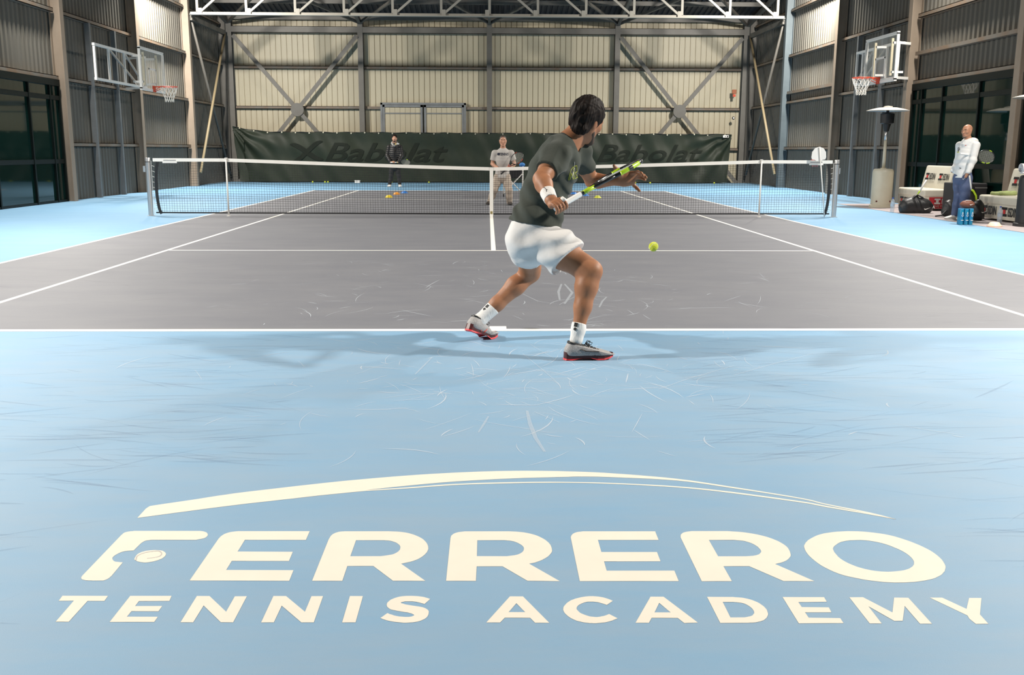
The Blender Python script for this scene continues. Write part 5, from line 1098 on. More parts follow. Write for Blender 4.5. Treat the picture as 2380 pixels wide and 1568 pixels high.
sh.f = np.maximum(sh.f, -np.where(t > .02, dd, 1).astype(np.float32))
shirt = skin_obj('shirt', sh, M_SHIRT, player, PB)
# shorts
M_SHORT = mat('white sports cloth', (.66, .645, .63), .75, spec=.2, sheen=.1, bump=(18, .15))
so = Vol((-.14, -12.98, .42), (.68, -11.95, .95), .005)
add_trunk(so, [W(1248, 508, -12.48), W(1244, 530, -12.48), W(1239, 552, -12.48), W(1240, 568, -12.48)], [(.150, .122), (.168, .145), (.174, .158), (.150, .135)], [hip_l]*4, .03)
tR = knR-hpR; tL = knL-hpL
so.ell(W(1216, 563, -12.55), (.1, .1, .108), None, .05); so.ell(W(1212, 561, -12.40), (.095, .1, .105), None, .05)
so.chain([hpR, hpR+tR*.35, hpR+tR*.66], [.122, .119, .113], .05)
so.chain([hpL, hpL+tL*.3, hpL+tL*.7], [.112, .105, .1], .05)
def folds2(X, Y, Z):
    return .011*np.sin(64*(Z*.85-X*.5)+2.2*np.sin(11*X+3))*np.exp(-((X-.34)/.16)**2) + .009*np.sin(48*(Z+X*.35)+2*np.sin(14*X))*np.exp(-((X-.18)/.14)**2-((Z-.62)/.14)**2) + .0015*np.sin(33*X-41*Y+17*Z)
so.wrinkle(folds2); so.f -= .004
cut_local(so, W(1316, 602, -12.66), (.27, -.14, -.30), hpR+tR*.85, .19)
cut_local(so, hpL+tL*.40, tL+A_(-.02, -.2, 0), hpL+tL*.7, .17)
so.cut(W(1245, 506, -12.5), (.12, 0, 1)); so.shell(.0135)
skin_obj('shorts', so, M_SHORT, player, PB)
# socks, wristband
M_SOCK = mat('white knit', (.76, .75, .73), .9, bump=(120, .25, (1, 1, .2)))
for kn, an, t0, nm in ((knR, anR, .965, 0), (knL, anL, .80, 1)):
    v = Vol(np.minimum(kn, an)-.12, np.maximum(kn, an)+.14, .005); c = an-kn; L = np.linalg.norm(c); u = c/L
    top = an-u*(.03 if nm == 0 else .135)
    if nm == 0: top = W(1345, 750, -12.79)
    v.chain([top-u*.02, an+u*(.02 if nm == 0 else -.01), an+u*(.085 if nm == 0 else .02)], [.043, .042, .040] if nm == 0 else [.0505, .0425, .036], .02)
    v.cut(top, -u)
    s_ = skin_obj('sock', v, M_SOCK, player, PB)
    back = A_(-.45, -.9, 0) if nm == 0 else A_(-.75, -.6, .35)
    back = nv_(back-u*(back@u)); lat = np.cross(u, back)
    for d0, d1, hw in (((.004, .028, .012), (.036, .05, .009)) if nm == 0 else ((.016, .04, .012), (.048, .062, .009))):
        rr = .0425 if nm == 0 else .047
        if d0 > .03:
            MB().bar(top+u*d0+back*rr-lat*.004-np.array(PB), top+u*d1+back*rr+lat*.004-np.array(PB), .016, .003, tuple(back)).build('sock_emblem', M_BLACK, s_)
        else: MB().bar(top+u*d0+back*rr-np.array(PB), top+u*d1+back*rr-np.array(PB), .022, .003, tuple(back)).build('sock_tab', M_BLACK, s_)
v = Vol(wrR-.12, wrR+.12, .004); c = nv_(wrR-elR); lo = wrR-c*.085; hi = wrR-c*.008
v.cone(lo, .0445, hi, .039, 0); v.cut(hi, c); v.cut(lo, -c)
wb = skin_obj('wristband', v, mat('white terry', (.80, .77, .73), .95, bump=(150, .4)), player, PB)
SURF = {}
def bvh_of(o, root):
    from mathutils.bvhtree import BVHTree
    vs = [Vector(p.co)+Vector(root) for p in o.data.vertices]
    return BVHTree.FromPolygons(vs, [tuple(p.vertices) for p in o.data.polygons])
def on_cloth(tree, px, py, lift=.0015):
    d = (CF_ + CR_*((px-1190)/FPX) - CU_*((py-784)/FPX)).normalized()
    h = tree.ray_cast(CAM, d)
    return None if h[0] is None else Vector(h[0]) + Vector(h[1])*(lift if Vector(h[1]).dot(d) < 0 else -lift)
def strokes(nm, tree, lines, r, m_, parent, root):
    mb = MB()
    for ln in lines:
        P = []
        for (x0, y0), (x1, y1) in zip(ln[:-1], ln[1:]):
            for k in range(11):
                p = on_cloth(tree, x0+(x1-x0)*k/10, y0+(y1-y0)*k/10)
                if p is not None and (not P or (p-P[-1]).length > .002): P.append(p)
        P = [p-Vector(root) for p in P]
        if len(P) > 1 and max((a-b).length for a, b in zip(P[:-1], P[1:])) < .06: mb.tube(P, r, 5)
    if mb.V: return mb.build(nm, m_, parent)
tr = bvh_of(shirt, PB)
M_LIME = mat('lime print', (.42, .46, .02), .6)
strokes('chest_print', tr, [[(1321, 418), (1326, 396), (1332, 387), (1334, 416)], [(1324, 418), (1328, 402), (1331, 417)], [(1333, 416), (1334, 386), (1340, 385), (1341, 398), (1336, 402), (1342, 413)], [(1336, 415), (1341, 412)]], .0016, M_LIME, shirt, PB)
strokes('chest_print', tr, [[(1331, 417), (1333, 396), (1335, 376)], [(1329, 412), (1335, 390)]], .0016, M_WHITE, shirt, PB)
tw = bvh_of(wb, PB)
strokes('wristband_emblem', tw, [[(1266, 436), (1269, 440), (1272, 441)], [(1269, 440), (1270, 445)], [(1265, 435), (1264, 437)]], .0018, M_BLACK, wb, PB)
# finger tape
dtape = MB().tube([Vector(r_hold+r_d*.035+nv_(np.cross(r_d, wrR-r_hold))*.031+nv_(wrR-r_hold)*t)-PB for t in (-.012, .004, .018)], .0125, 10).build('finger_tape', M_WHITE, player, smooth=True)
# shoes
M_UP = mat('grey dotted knit', (.50, .48, .47), .6, noise=(260, (.16, .15, .15), .9))
M_MID = mat('maroon black midsole', (.035, .012, .014), .4, noise=(9, (.10, .02, .02), .9)); M_OUT = mat('coral outsole', (.75, .05, .06), .5)
smats = (M_UP, M_MID, M_OUT, M_BLACK)
gR = W(1385, 829, -12.80); gR[2] = .002
fR = nv_((.95, .14, 0)); s1, R1, o1 = shoe(player, PB, gR, fR, smats, 0.0, 1.02, up=(0, 0, 1))
s2, R2, o2 = shoe(player, PB, gL, fL, smats, .42, 1.02)
t2 = bvh_of(s2, PB)
sw = [[(1117, 766), (1121, 772), (1124, 774), (1133, 764)], [(1119, 769), (1123, 772), (1131, 766)]]
strokes('shoe_emblem', t2, sw, .0022, mat('coral emblem', (.85, .12, .08), .5), s2, PB)
t1 = bvh_of(s1, PB)
strokes('shoe_emblem', t1, [[(1349, 812), (1360, 816), (1393, 817)], [(1352, 811), (1362, 815)]], .0025, M_BLACK, s1, PB)
# racket, edge-on to the viewer
vw = nv_(W(1400, 425, -12.9)-np.array(CAM)); n0 = nv_(np.cross(r_d, vw)); nr = n0*math.cos(.10)-nv_(np.cross(n0, r_d))*math.sin(.10)
racket('tennis_racket', r_tip-r_d*.685, r_tip, nr, 'black and lime tennis racket with white grip held by the player in shorts', (M_RFR, M_RAC, M_RGR))
# the ball in the air
M_BALL = mat('optic yellow felt', (.60, .66, .03), .95, sheen=.3, bump=(160, .5))
def ball(c, label, cat='ball', group='tennis balls', r=.0335, seam=True):
    e = MB().sphere(c, r, 20, 14).build('tennis_ball', M_BALL, smooth=True)
    e.data.transform(Matrix.Translation(-Vector(c))); e.location = c
    tag(e, label, cat, group)
    if seam:
        pts = []
        for k in range(48):
            t = 2*PI*k/48; a = .44; x = math.cos(t)*(1-a*.5)+a*.5*math.cos(3*t); y = math.sin(t)*(1-a*.5)-a*.5*math.sin(3*t); z = 2*math.sqrt(a*.5*(1-a*.5))*math.sin(2*t)
            p = Vector((x, y, z)).normalized()*r*1.002; pts.append(p)
        MB().tube(pts, .0014, 5, closed=True).build('seam', mat('ball seam', (.72, .74, .5), .8), e)
    return e
bc = at(1519, 573, -11.95); b_ = ball(bc, 'yellow tennis ball in the air in front of the player'); b_.rotation_euler = (.5, .3, 1.0)

# ================================================================ the other three men
def cone_np(a, b, t): return np.array(a)+(np.array(b)-np.array(a))*t
def figure(label, base, h, J, skin_m, top_m, leg_m, shoes, short_sleeve=False, shoe_h=.006, top_r=1.0, leg_r=1.0, hem=.0, grip=None, extra=None, hand=None):
    e = empty('person', base, label=label, cat='person')
    P = [np.array(J[k], float) for k in ('pel', 'waist', 'chest', 'shm', 'neck')]
    allp = np.array([np.array(v) for k, v in J.items() if k not in ('lat', 'hf', 'hu', 'footR', 'footL')])
    lo, hi = allp.min(0)-.26, allp.max(0)+.26
    lat = nv_(J['lat'])
    v = Vol(lo, hi, h)
    add_trunk(v, P[:4], [(.145, .105), (.125, .095), (.14, .105), (.12, .085)], [lat]*4)
    hc_ = np.array(J['head']); ax = head_axes(J['hf'], J['hu'])
    v.chain([P[3], P[4], hc_-ax[2]*.05], [.07, .058, .054], .03)
    hp = add_head(v, hc_, ax, J.get('hs', 1.0) if False else 1.0, .02)
    for sd in 'RL':
        add_leg(v, J['hip'+sd], J['kn'+sd], J['an'+sd], .9)
        add_arm(v, J['sh'+sd], J['el'+sd], J['wr'+sd], .95)
    if grip:
        for wr, hcp, d, hd in grip: add_grip(v, wr, hcp, d, 1.0, hd)
    if hand:
        for a, b in hand: v.cone(a, .03, b, .026, .02); 
    bo = skin_obj('body', v, skin_m, e, base)
    # top
    t = Vol(lo, hi, h)
    add_trunk(t, [cone_np(P[0], P[1], -.1+hem), P[1], P[2], P[3]], [(.178*top_r, .138*top_r), (.16*top_r, .125*top_r), (.178*top_r, .135*top_r), (.14*top_r, .095*top_r)], [lat]*4)
    t.cone(P[3], .1*top_r, P[4], .06*top_r, .04)
    for sd in 'RL':
        s_, l_, w_ = (np.array(J[k+sd], float) for k in ('sh', 'el', 'wr'))
        if short_sleeve: t.chain([s_, cone_np(s_, l_, .72)], [.078*top_r, .07*top_r], .05)
        else: t.chain([s_, l_, cone_np(l_, w_, .9)], [.076*top_r, .062*top_r, .05*top_r], .04)
    if extra: extra(t, P, J)
    if short_sleeve:
        for sd in 'RL':
            s_, l_ = np.array(J['sh'+sd]), np.array(J['el'+sd]); p = cone_np(s_, l_, .66); cut_local(t, p, l_-s_, cone_np(s_, l_, .95), .12)
    t.cut(cone_np(P[0], P[1], -.05+hem), (0, 0, -1))
    to = skin_obj('shirt' if short_sleeve else 'jacket', t, top_m, e, base)
    # trousers
    g = Vol(lo, hi, h)
    add_trunk(g, [cone_np(P[0], P[1], -.35), P[0], cone_np(P[0], P[1], .45)], [(.165, .125), (.168, .13), (.15, .115)], [lat]*3)
    for sd in 'RL':
        a, b, c = (np.array(J[k+sd], float) for k in ('hip', 'kn', 'an'))
        g.chain([a, cone_np(a, b, .5), b, cone_np(b, c, .5), cone_np(b, c, .98)], [.1*leg_r, .093*leg_r, .08*leg_r, .074*leg_r, .066*leg_r], .03)
    if extra and False: pass
    go = skin_obj('trousers', g, leg_m, e, base)
    for sd in 'RL':
        an, f = np.array(J['an'+sd]), np.array(J['foot'+sd], float); p = an + nv_(f)*.11; p[2] = .001
        shoe(e, base, p, f, shoes, 0, 1.0, shoe_h, detail=False)
    return e, hp, ax, bo, to, go, hc_

def mirror(J, px, dy=0): pass
M_GTEE = mat('light grey tee', (.50, .475, .45), .85, bump=(22, .15)); M_BEIGE = mat('beige trousers', (.42, .35, .29), .85, bump=(16, .2))
M_DSHOE = mat('dark brown shoe', (.05, .04, .035), .6); M_JACK = mat('black quilted nylon', (.016, .015, .015), .5, spec=.35)
M_BTR = mat('black trousers', (.014, .014, .015), .8); M_HOODW = mat('white fleece', (.72, .71, .69), .9, bump=(20, .15))
M_NAVY = mat('slate blue track pants', (.075, .10, .19), .7, bump=(16, .15)); M_WSH = mat('white shoe', (.74, .72, .68), .6)
M_BEARD = mat('dark beard', (.035, .022, .016), .8)

# man by the net: grey tee, beige trousers, racket up at his side
y = 4.05
J = dict(pel=W(1167, 408, y), waist=W(1168, 392, y), chest=W(1169, 372, y-.05), shm=W(1169, 353, y-.07), neck=W(1169, 344, y-.08), head=W(1169, 327, y-.12), lat=(1, 0, 0), hf=(.02, -1, -.08), hu=(0, -.05, 1),
         shR=W(1150, 356, y-.05), shL=W(1188, 356, y-.05), elR=W(1144, 381, y-.02), elL=W(1196, 381, y-.05), wrR=W(1159, 392, y-.24), wrL=W(1187, 388, y-.25),
         hipR=W(1158, 412, y), hipL=W(1177, 412, y), knR=W(1149, 441, y-.08), knL=W(1183, 442, y-.12), anR=W(1139, 468, y+.12), anL=W(1184, 470, y-.05), footR=(-.3, -1, 0), footL=(.12, -1, 0))
base = Vector((.22, y, 0))
rb, rt = W(1172, 397, y-.36), W(1214, 355, y-.30)
rd = nv_(rt-rb); rb = rt-rd*.685
gp = rb+rd*.2
e2, hp, ax, bo, to, go, hc2 = figure('man in light grey tennis shirt and beige trousers beyond the net', base, .0085, J, M_SKIN2, M_GTEE, M_BEIGE, (M_DSHOE, M_DSHOE, M_BLACK, M_BLACK), True,
    grip=[(J['wrL'], gp, rd, 1)], hand=[(J['wrR'], W(1167, 394, y-.3))], top_r=1.0, leg_r=1.02, hem=-.25)
racket('tennis_racket', rb, rt, (-.25, -.85, .25), 'dark racket with red trim held up by the man in grey', (M_RFR, M_RRED, M_BLACK))
face_parts(hp, ax, e2, base, 1.0, M_HAIRG)
skin_obj('hair', hair_cap(hc2, ax, 1.0, .006, (.0785, .1, .087), (0, -.014, .031), lambda b, a: np.where(b < 0, -.025+0*b, -.025+b*1.7)), M_HAIRG, e2, base)
tt = bvh_of(to, base); c2 = on_cloth(tt, 1168, 358)
if c2 is not None:
    M_NV = mat('navy print', (.015, .02, .045), .7)
    yy = min((on_cloth(tt, q, 358) or c2).y for q in (1158, 1168, 1178))-.006
    lettering('shirt_print', 'TENNIS', M_NV, to, frame_at(Vector((at(1171, 358, yy).x, yy, c2.z))-base, (1, 0, 0), (0, 0, 1)), .225, .06, bold=.02)
    MB().sphere(Vector((at(1158.5, 358, yy).x, yy-.002, c2.z))-base, (.03, .004, .03)).build('shirt_emblem', M_NV, to)

# man at the back: black quilted jacket
y = 14.9
J = dict(pel=W(917, 385, y), waist=W(917, 372, y), chest=W(917, 356, y), shm=W(917, 340, y), neck=W(917, 333, y), head=W(917, 321, y-.03), lat=(1, 0, 0), hf=(.0, -1, -.06), hu=(0, 0, 1),
         shR=W(904, 342, y), shL=W(930, 342, y), elR=W(900, 362, y-.03), elL=W(934, 362, y-.03), wrR=W(907, 376, y-.22), wrL=W(926, 377, y-.22),
         hipR=W(911, 388, y), hipL=W(923, 388, y), knR=W(909, 409, y), knL=W(927, 409, y), anR=W(906, 427, y), anL=W(929, 427, y), footR=(-.12, -1, 0), footL=(.15, -1, 0))
base = Vector((-3.25, y, 0))
def quilt(t, P, J_):
    c = np.array(P[3]); t.ell(c+A_(0, .03, .03), (.105, .09, .05), None, .03)
    X, Y, Z = t.grid(); t.f = t.f - (.007*np.abs(np.sin(Z*2*PI/.13))).astype(np.float32)
rb = W(898, 377.5, y-.3); rt = W(954, 377, y-.05); rd = nv_(rt-rb); rb = rt-rd*.685
e1, hp, ax, bo, to, go, hc1 = figure('man in black quilted jacket standing at the dark curtain', base, .0105, J, M_SKIN2, M_JACK, M_BTR, (M_WSH, M_WSH, M_WSH, M_WSH), False, extra=quilt,
    grip=[(J['wrR'], rb+rd*.1, rd, 1), (J['wrL'], rb+rd*.26, rd, -1)], top_r=1.04, leg_r=.9)
racket('tennis_racket', rb, rt, (.15, -.8, .6), 'yellow and black racket held level by the man in the quilted jacket', (M_RFR, M_RAC, M_RGR))
face_parts(hp, ax, e1, base, 1.0, M_BEARD)
skin_obj('hair', hair_cap(hc1, ax, 1.0, .008, (.085, .108, .1), (0, -.014, .035), lambda b, a: np.where(b < 0, -.03+0*b, -.03+b*1.2)), M_HAIR, e1, base)
v = Vol(hc1-.17, hc1+.17, .007)
for q in (-1, 1): v.cone(hp(q*.058, .012, -.05), .016, hp(q*.02, .076, -.1), .022, .02)
v.ell(hp(0, .08, -.1), (.026, .024, .022), None, .02); v.cone(hp(-.024, .098, -.052), .006, hp(.024, .098, -.052), .006, .01)
skin_obj('beard', v, M_BEARD, e1, base)
v = Vol(np.array(J['neck'])-.2, np.array(J['neck'])+.2, .009)
n_ = np.array(J['neck'])
for q in (-1, 1): v.chain([n_+A_(q*.085, .04, .02), n_+A_(q*.08, -.05, -.005), n_+A_(q*.01, -.125, -.09)], [.036, .034, .022], .03)
v.cone(n_+A_(-.07, .06, .02), .04, n_+A_(.07, .06, .02), .04, .03)
skin_obj('hood', v, mat('grey hood', (.32, .31, .29), .9), e1, base)
MB().mm((.05, -.155, 1.41), (.1, -.135, 1.46)).build('jacket_emblem', mat('amber emblem', (.5, .36, .12), .6), to)
MB().mm((.11, -.155, 1.425), (.19, -.135, 1.455)).build('jacket_print', M_WHITE, to)
MB().tube([(0, -.155, 1.5), (0, -.165, 1.3), (0, -.16, 1.02)], .006, 5).build('zip', M_BLACK, to)

# bald man in white by the benches
y = -.62
f = nv_((-.90, -.44, 0)); lt = nv_((-f[1], f[0], 0))
c0 = W(2243, 330, y)
J = dict(pel=W(2238, 409, y), waist=W(2240, 388, y), chest=W(2245, 360, y), shm=W(2250, 334, y+.0), neck=W(2250, 324, y), head=W(2248, 304, y), lat=tuple(lt), hf=tuple(f+A_(-.15, -.1, -.12)), hu=(-.08, -.03, 1))
shm = J['shm']; pel = J['pel']
J['shL'] = shm+lt*.175+A_(0, 0, -.03); J['shR'] = shm-lt*.175+A_(0, 0, -.03)
J['elL'] = W(2261, 374, y-.22); J['wrL'] = W(2249, 402, y-.24); J['elR'] = J['shR']+A_(.02, .05, -.28); J['wrR'] = J['elR']+A_(-.12, -.06, -.20)
J['hipL'] = pel+lt*.09+A_(0, 0, -.05); J['hipR'] = pel-lt*.09+A_(0, 0, -.05)
J['knL'] = W(2243, 455, y-.09); J['knR'] = W(2228, 452, y+.03); J['anL'] = W(2240, 500, y-.04); J['anR'] = W(2219, 500, y+.1); J['anL'][2] = .09; J['anR'][2] = .09
J['footL'] = (-.8, -.6, 0); J['footR'] = (-.95, -.25, 0)
base = Vector((float(pel[0]), y, 0))
def hoodie(t, P, J_):
    b = np.array(P[3]); t.ell(b-f*.11+A_(0, 0, .03), (.11, .11, .085), None, .04); t.cone(b+lt*.07+A_(0, 0, .045), .045, b-lt*.07+A_(0, 0, .045), .045, .04)
    t.cone(b+lt*.06+f*.03+A_(0, 0, .03), .04, b+f*.085+A_(0, 0, -.02), .03, .03)
    t.wrinkle(lambda X, Y, Z: .004*np.sin(36*Z+14*X+2*np.sin(9*Z+5*Y))*np.exp(-((Z-1.02)/.16)**2)+.002*np.sin(28*X-22*Z))
e3, hp, ax, bo, to, go, hc3 = figure('bald man in white hoodie and slate blue track pants beside the benches', base, .008, J, mat('ruddy skin', (.46, .225, .135), .5, spec=.4), M_HOODW, M_NAVY, (M_WSH, M_WSH, M_WSH, M_WSH), False, extra=hoodie, top_r=.95, leg_r=1.0, hem=-.15,
    hand=[(J['wrL'], np.array(J['wrL'])+A_(-.02, .02, -.07))])
face_parts(hp, ax, e3, base, 1.0, M_BEARD)
v = Vol(hc3-.17, hc3+.17, .007)
for q in (-1, 1): v.cone(hp(q*.058, .012, -.06), .013, hp(q*.02, .076, -.103), .019, .02)
v.ell(hp(0, .08, -.104), (.024, .02, .02), None, .02)
skin_obj('beard', v, mat('stubble', (.16, .10, .07), .8), e3, base)
rb, rt = W(2212, 355, y-.17), W(2312, 366, y-.10); rd = nv_(rt-rb); rb = rt-rd*.685
racket('tennis_racket', rb, rt, (-.1, -1, .12), 'lime and black racket tucked under the arm of the bald man', (M_RFR, M_RAC, M_RGR))
tt = bvh_of(to, base)
strokes('hoodie_print', tt, [[(2226, 344), (2229, 343), (2231, 347)], [(2226, 349), (2231, 348)], [(2227, 345), (2228, 352)], [(2220, 364), (2226, 365)], [(2230, 390), (2234, 391)]], .006, M_BLACK, to, base)
strokes('hoodie_print', tt, [[(2225, 353), (2229, 354)]], .008, M_LIME, to, base)
strokes('hoodie_print', tt, [[(2243, 338), (2246, 337)]], .005, M_RED, to, base)
tg = bvh_of(go, base)
strokes('side_stripe', tg, [[(2253, 408), (2257, 440)], [(2257, 440), (2258, 470)], [(2258, 470), (2257, 496)]], .016, M_WHITE, go, base)
strokes('trouser_emblem', tg, [[(2237, 415), (2239, 417), (2244, 412)]], .005, M_WHITE, go, base)

# ================================================================ small things round the court
M_MAT = mat('pinkish grey matting', (.36, .31, .31), .85, noise=(5, (.31, .27, .275), .8))
mt = MB().mm((8.35, -9.5, 0), (10.2, 4.7, .006)).build('floor_mat', M_MAT)
tag(mt, 'pinkish grey floor matting under the benches', 'mat')
M_CREAM = mat('cream enamel', (.60, .55, .43), .4, noise=(5, (.54, .48, .36), .5))
def heater(x, y, mbody, label, pole_m):
    e = empty('patio_heater', (x, y, .006), label=label, cat='patio heater', group='patio heaters')
    MB().lathe([(.255, 0), (.255, .05), (.235, .06)], n=32).build('base', mbody, e, auto=True)
    b = MB().lathe([(.225, .05), (.225, .78), (.215, .83), (.19, .855), (.06, .865), (.06, .88)], n=32).build('body', mbody, e, auto=True)
    MB().lathe([(.2275, .18), (.2275, .19)], n=32).build('seam_ring', mbody, b)
    for a in (-2.4, -1.0):
        MB().sphere((.225*math.cos(a), .225*math.sin(a), .14), .02, 8, 6).build('vent_hole', mat('rust red', (.12, .02, .015), .6), b)
    MB().lathe([(.035, .86), (.033, 1.48)], n=14).build('pole', pole_m, e, smooth=True)
    MB().lathe([(.03, 1.48), (.03, 1.72)], n=14).build('upper_pole', M_CHROME, e, smooth=True)
    MB().lathe([(.05, 1.68), (.06, 1.72), (.09, 1.84), (.145, 1.86), (.15, 2.06), (.13, 2.08), (.03, 2.1), (.03, 2.16)], n=24).build('burner', M_BLACK, e, auto=True)
    h = MB().lathe([(.455, 2.125), (.45, 2.135), (.34, 2.165), (.2, 2.195), (.1, 2.2), (.095, 2.225), (.02, 2.235), (.0, 2.235)], n=40, cap=False).build('hat', mat('pale aluminium', (.66, .63, .56), .4, metal=.4), e, auto=True)
    MB().lathe([(.45, 2.122), (.32, 2.15), (.18, 2.18), (.0, 2.2)], n=40, cap=False).build('hat_lining', M_CHROME, h, auto=True)
    return e
heater(8.83, 3.25, M_CREAM, 'cream patio heater beside the basketball hoop', M_CREAM)
heater(9.14, -2.3, M_BLACK, 'black bodied patio heater at the right edge of the picture', M_BLACK)
# rolled towel on the black heater
M_TOWEL = mat('grey white towel', (.55, .54, .55), .95, bump=(90, .4))
tw_ = empty('rolled_towel', (9.03, -2.3, .885), label='rolled grey white towel lying on the black heater', cat='towel')
sp_ = [(.012+.0095*a) for a in np.linspace(0, 8, 40)]
pl = [(r*math.cos(a*2.2), r*math.sin(a*2.2)) for r, a in zip(sp_, np.linspace(0, 8, 40))]
V = []; F = []
for k, (a, b) in enumerate(pl): V += [(-.14, a, b+.09), (.12, a, b+.09), (.12, a*1.06, b*1.06+.094), (-.14, a*1.06, b*1.06+.094)]
for k in range(len(pl)-1):
    for q in range(4): F.append((4*k+q, 4*k+(q+1) % 4, 4*k+4+(q+1) % 4, 4*k+4+q))
obj('towel_roll', V, F, M_TOWEL, tw_, True)
MB().mm((-.14, -.08, .004), (.13, .02, .03)).build('loose_end', M_TOWEL, tw_, bevel=.01)
# benches ---------------------------------------------------------
M_LEATH = mat('cream leatherette', (.62, .585, .49), .55, noise=(3, (.55, .51, .41), .6), bump=(8, .12))
M_LOGOR = mat('emblem red', (.5, .03, .03), .6); M_PANEL = mat('red sponsor panel', (.42, .02, .03), .5); M_FADE = mat('faded print', (.45, .42, .36), .7)
def isdin(parent, c, xa, ya, w, white=False):
    """emblem of two dark bars with a red block, then the word"""
    mk = M_WHITE if white else M_BLACK
    X, Y = Vector(xa), Vector(ya); N = X.cross(Y); c = Vector(c); h = w*.30
    def bx(cx, cy, ww, hh, m_, nm): 
        MB().box((0, 0, 0), (ww, hh, .004)).build(nm, m_, parent); o = COL.objects[-1]; o.data.transform(frame_at(c+X*cx+Y*cy, X, Y))
    bx(-w*.31, h*.36, w*.32, h*.28, mk, 'emblem_bar'); bx(-w*.31, -h*.36, w*.32, h*.28, mk, 'emblem_bar'); bx(-w*.31, 0, w*.14, h*.46, M_LOGOR if not white else mk, 'emblem_block')
    lettering('sponsor_name', 'ISDIN', mk, parent, frame_at(c+X*w*.2+N*.003, X, Y), w*.56, h*.98, bold=.02)
def bench(y0, y1, label, side=False, group='cream benches'):
    e = empty('bench', (9.22, (y0+y1)/2, .006), label=label, cat='bench', group=group)
    h = (y1-y0)/2; D_ = .80
    MB().mm((0.02, -h+.02, .03), (D_, h-.02, .3)).build('plinth', M_LEATH, e, bevel=.012)
    MB().mm((0, -h, .29), (D_-.1, h, .45)).build('seat_cushion', M_LEATH, e, bevel=.035, seg=3, smooth=True)
    b = MB().mm((-.08, -h, 0), (.08, h, .54)).build('backrest', M_LEATH, e, bevel=.04, seg=3, smooth=True)
    b.data.transform(Matrix.Translation((.58, 0, .40)) @ Matrix.Rotation(.20, 4, 'Y'))
    for k in (-1, 1):
        MB().mm((.06*1-.02, k*(h-.06)-.03, 0), (.1, k*(h-.06)+.03, .03)).build('foot', M_BLACK, e)
    up = Vector((math.sin(.20), 0, math.cos(.20))); 
    for t in (-.5, .5):
        isdin(b, Vector((.58, 0, .40)) + Matrix.Rotation(.20, 3, 'Y') @ Vector((-.086, -t*h*.95, .29)), (0, -1, 0), up, .50*h/.68)
        lettering('slogan', 'LOVE YOUR SKIN', M_FADE, b, frame_at(Vector((.58, 0, .40)) + Matrix.Rotation(.20, 3, 'Y') @ Vector((-.084, -t*h*.95, .17)), (0, -1, 0), up), .46*h/.68, .05)
        isdin(e, (.012, -t*h*.95, .18), (0, -1, 0), (0, 0, 1), .50*h/.68)
    if side:
        p = MB().mm((.12, -h+.008, .045), (.76, -h+.02, .285)).build('sponsor_panel', M_PANEL, e)
        isdin(p, (.42, -h+.005, .20), (1, 0, 0), (0, 0, 1), .40, True)
        lettering('slogan', 'LOVE YOUR SKIN', M_FADE, p, frame_at((.44, -h+.004, .095), (1, 0, 0), (0, 0, 1)), .5, .05)
    return e
bench(1.95, 3.3, 'cream bench with red side panel beside the cream heater', True)
bench(-1.85, -.35, 'cream bench with green towel on its seat')
MB_ = None
tw2 = empty('folded_towel', (9.52, -.72, .456), label='folded olive green towel lying on the bench seat', cat='towel')
V_ = Vol((-.3, -.3, -.02), (.3, .3, .14), .008)
V_.cone((-.15, .16, .03), .032, (.14, .18, .04), .04, .02, ((0, 0, 1), .9)).cone((-.15, -.12, .03), .034, (.12, -.1, .03), .04, .03).cone((-.16, .16, .03), .032, (-.14, -.12, .03), .032, .02).cone((.12, .16, .03), .04, (.12, -.1, .05), .04, .03).cone((0, .15, .03), .032, (0, -.1, .035), .032, .03)
V_.cut((0, 0, .002), (0, 0, -1)); skin_obj('towel_cloth', V_, mat('olive towel', (.28, .33, .13), .95, bump=(60, .4)), tw2, (0, 0, 0))
# bags ------------------------------------------------------------
M_BAG = mat('black nylon', (.012, .012, .013), .45, spec=.5, bump=(12, .3))
def swoosh(parent, c, X, Y, w, m_=None):
    pts = [(-.5, .02), (-.42, -.13), (-.28, -.2), (-.1, -.14), (.5, .16), (-.12, -.03), (-.26, -.06), (-.36, -.03)]
    MB().prism([(x*w, y*w) for x, y in pts], 0, .003, frame_at(c, X, Y)).build('emblem', m_ or M_WHITE, parent)
bg = empty('sports_bag', (8.72, 1.2, .006), label='black sports bag with white emblem in front of the bench', cat='bag')
v = Vol((-.36, -.26, 0), (.36, .26, .46), .009)
v.cone((-.2, 0, .14), .14, (.2, 0, .14), .14, .05).cone((-.2, 0, .06), .12, (.2, 0, .06), .12, .05).cone((-.1, 0, .22), .1, (.12, 0, .2), .1, .08).cone((-.06, 0, .28), .05, (.0, 0, .34), .03, .06)
v.wrinkle(lambda X, Y, Z: .006*np.sin(34*X+20*Z+2*np.sin(16*X))); v.cut((0, 0, .004), (0, 0, -1))
skin_obj('bag_body', v, M_BAG, bg, (0, 0, 0)); swoosh(bg, (.17, -.155, .1), (1, 0, 0), (0, -.1, 1), .13)
MB().tube([(-.16, -.1, .2), (-.08, -.06, .33), (0, -.03, .37), (.1, -.06, .32), (.2, -.1, .2)], .014, 8).build('handle', M_BAG, bg, smooth=True)
MB().tube([(.26, -.02, .15), (.32, -.06, .18), (.36, -.02, .1), (.33, .03, .03)], .016, 8).build('strap', M_BAG, bg, smooth=True)
lettering('bag_lettering', 'A', M_WHITE, bg, frame_at((.325, -.11, .13), (1, 0, 0), (0, 0, 1)), .05, .06)
e = empty('racket_in_bag', (8.72, 1.2, .3), label='white racket handle sticking out of the black sports bag', cat='racket')
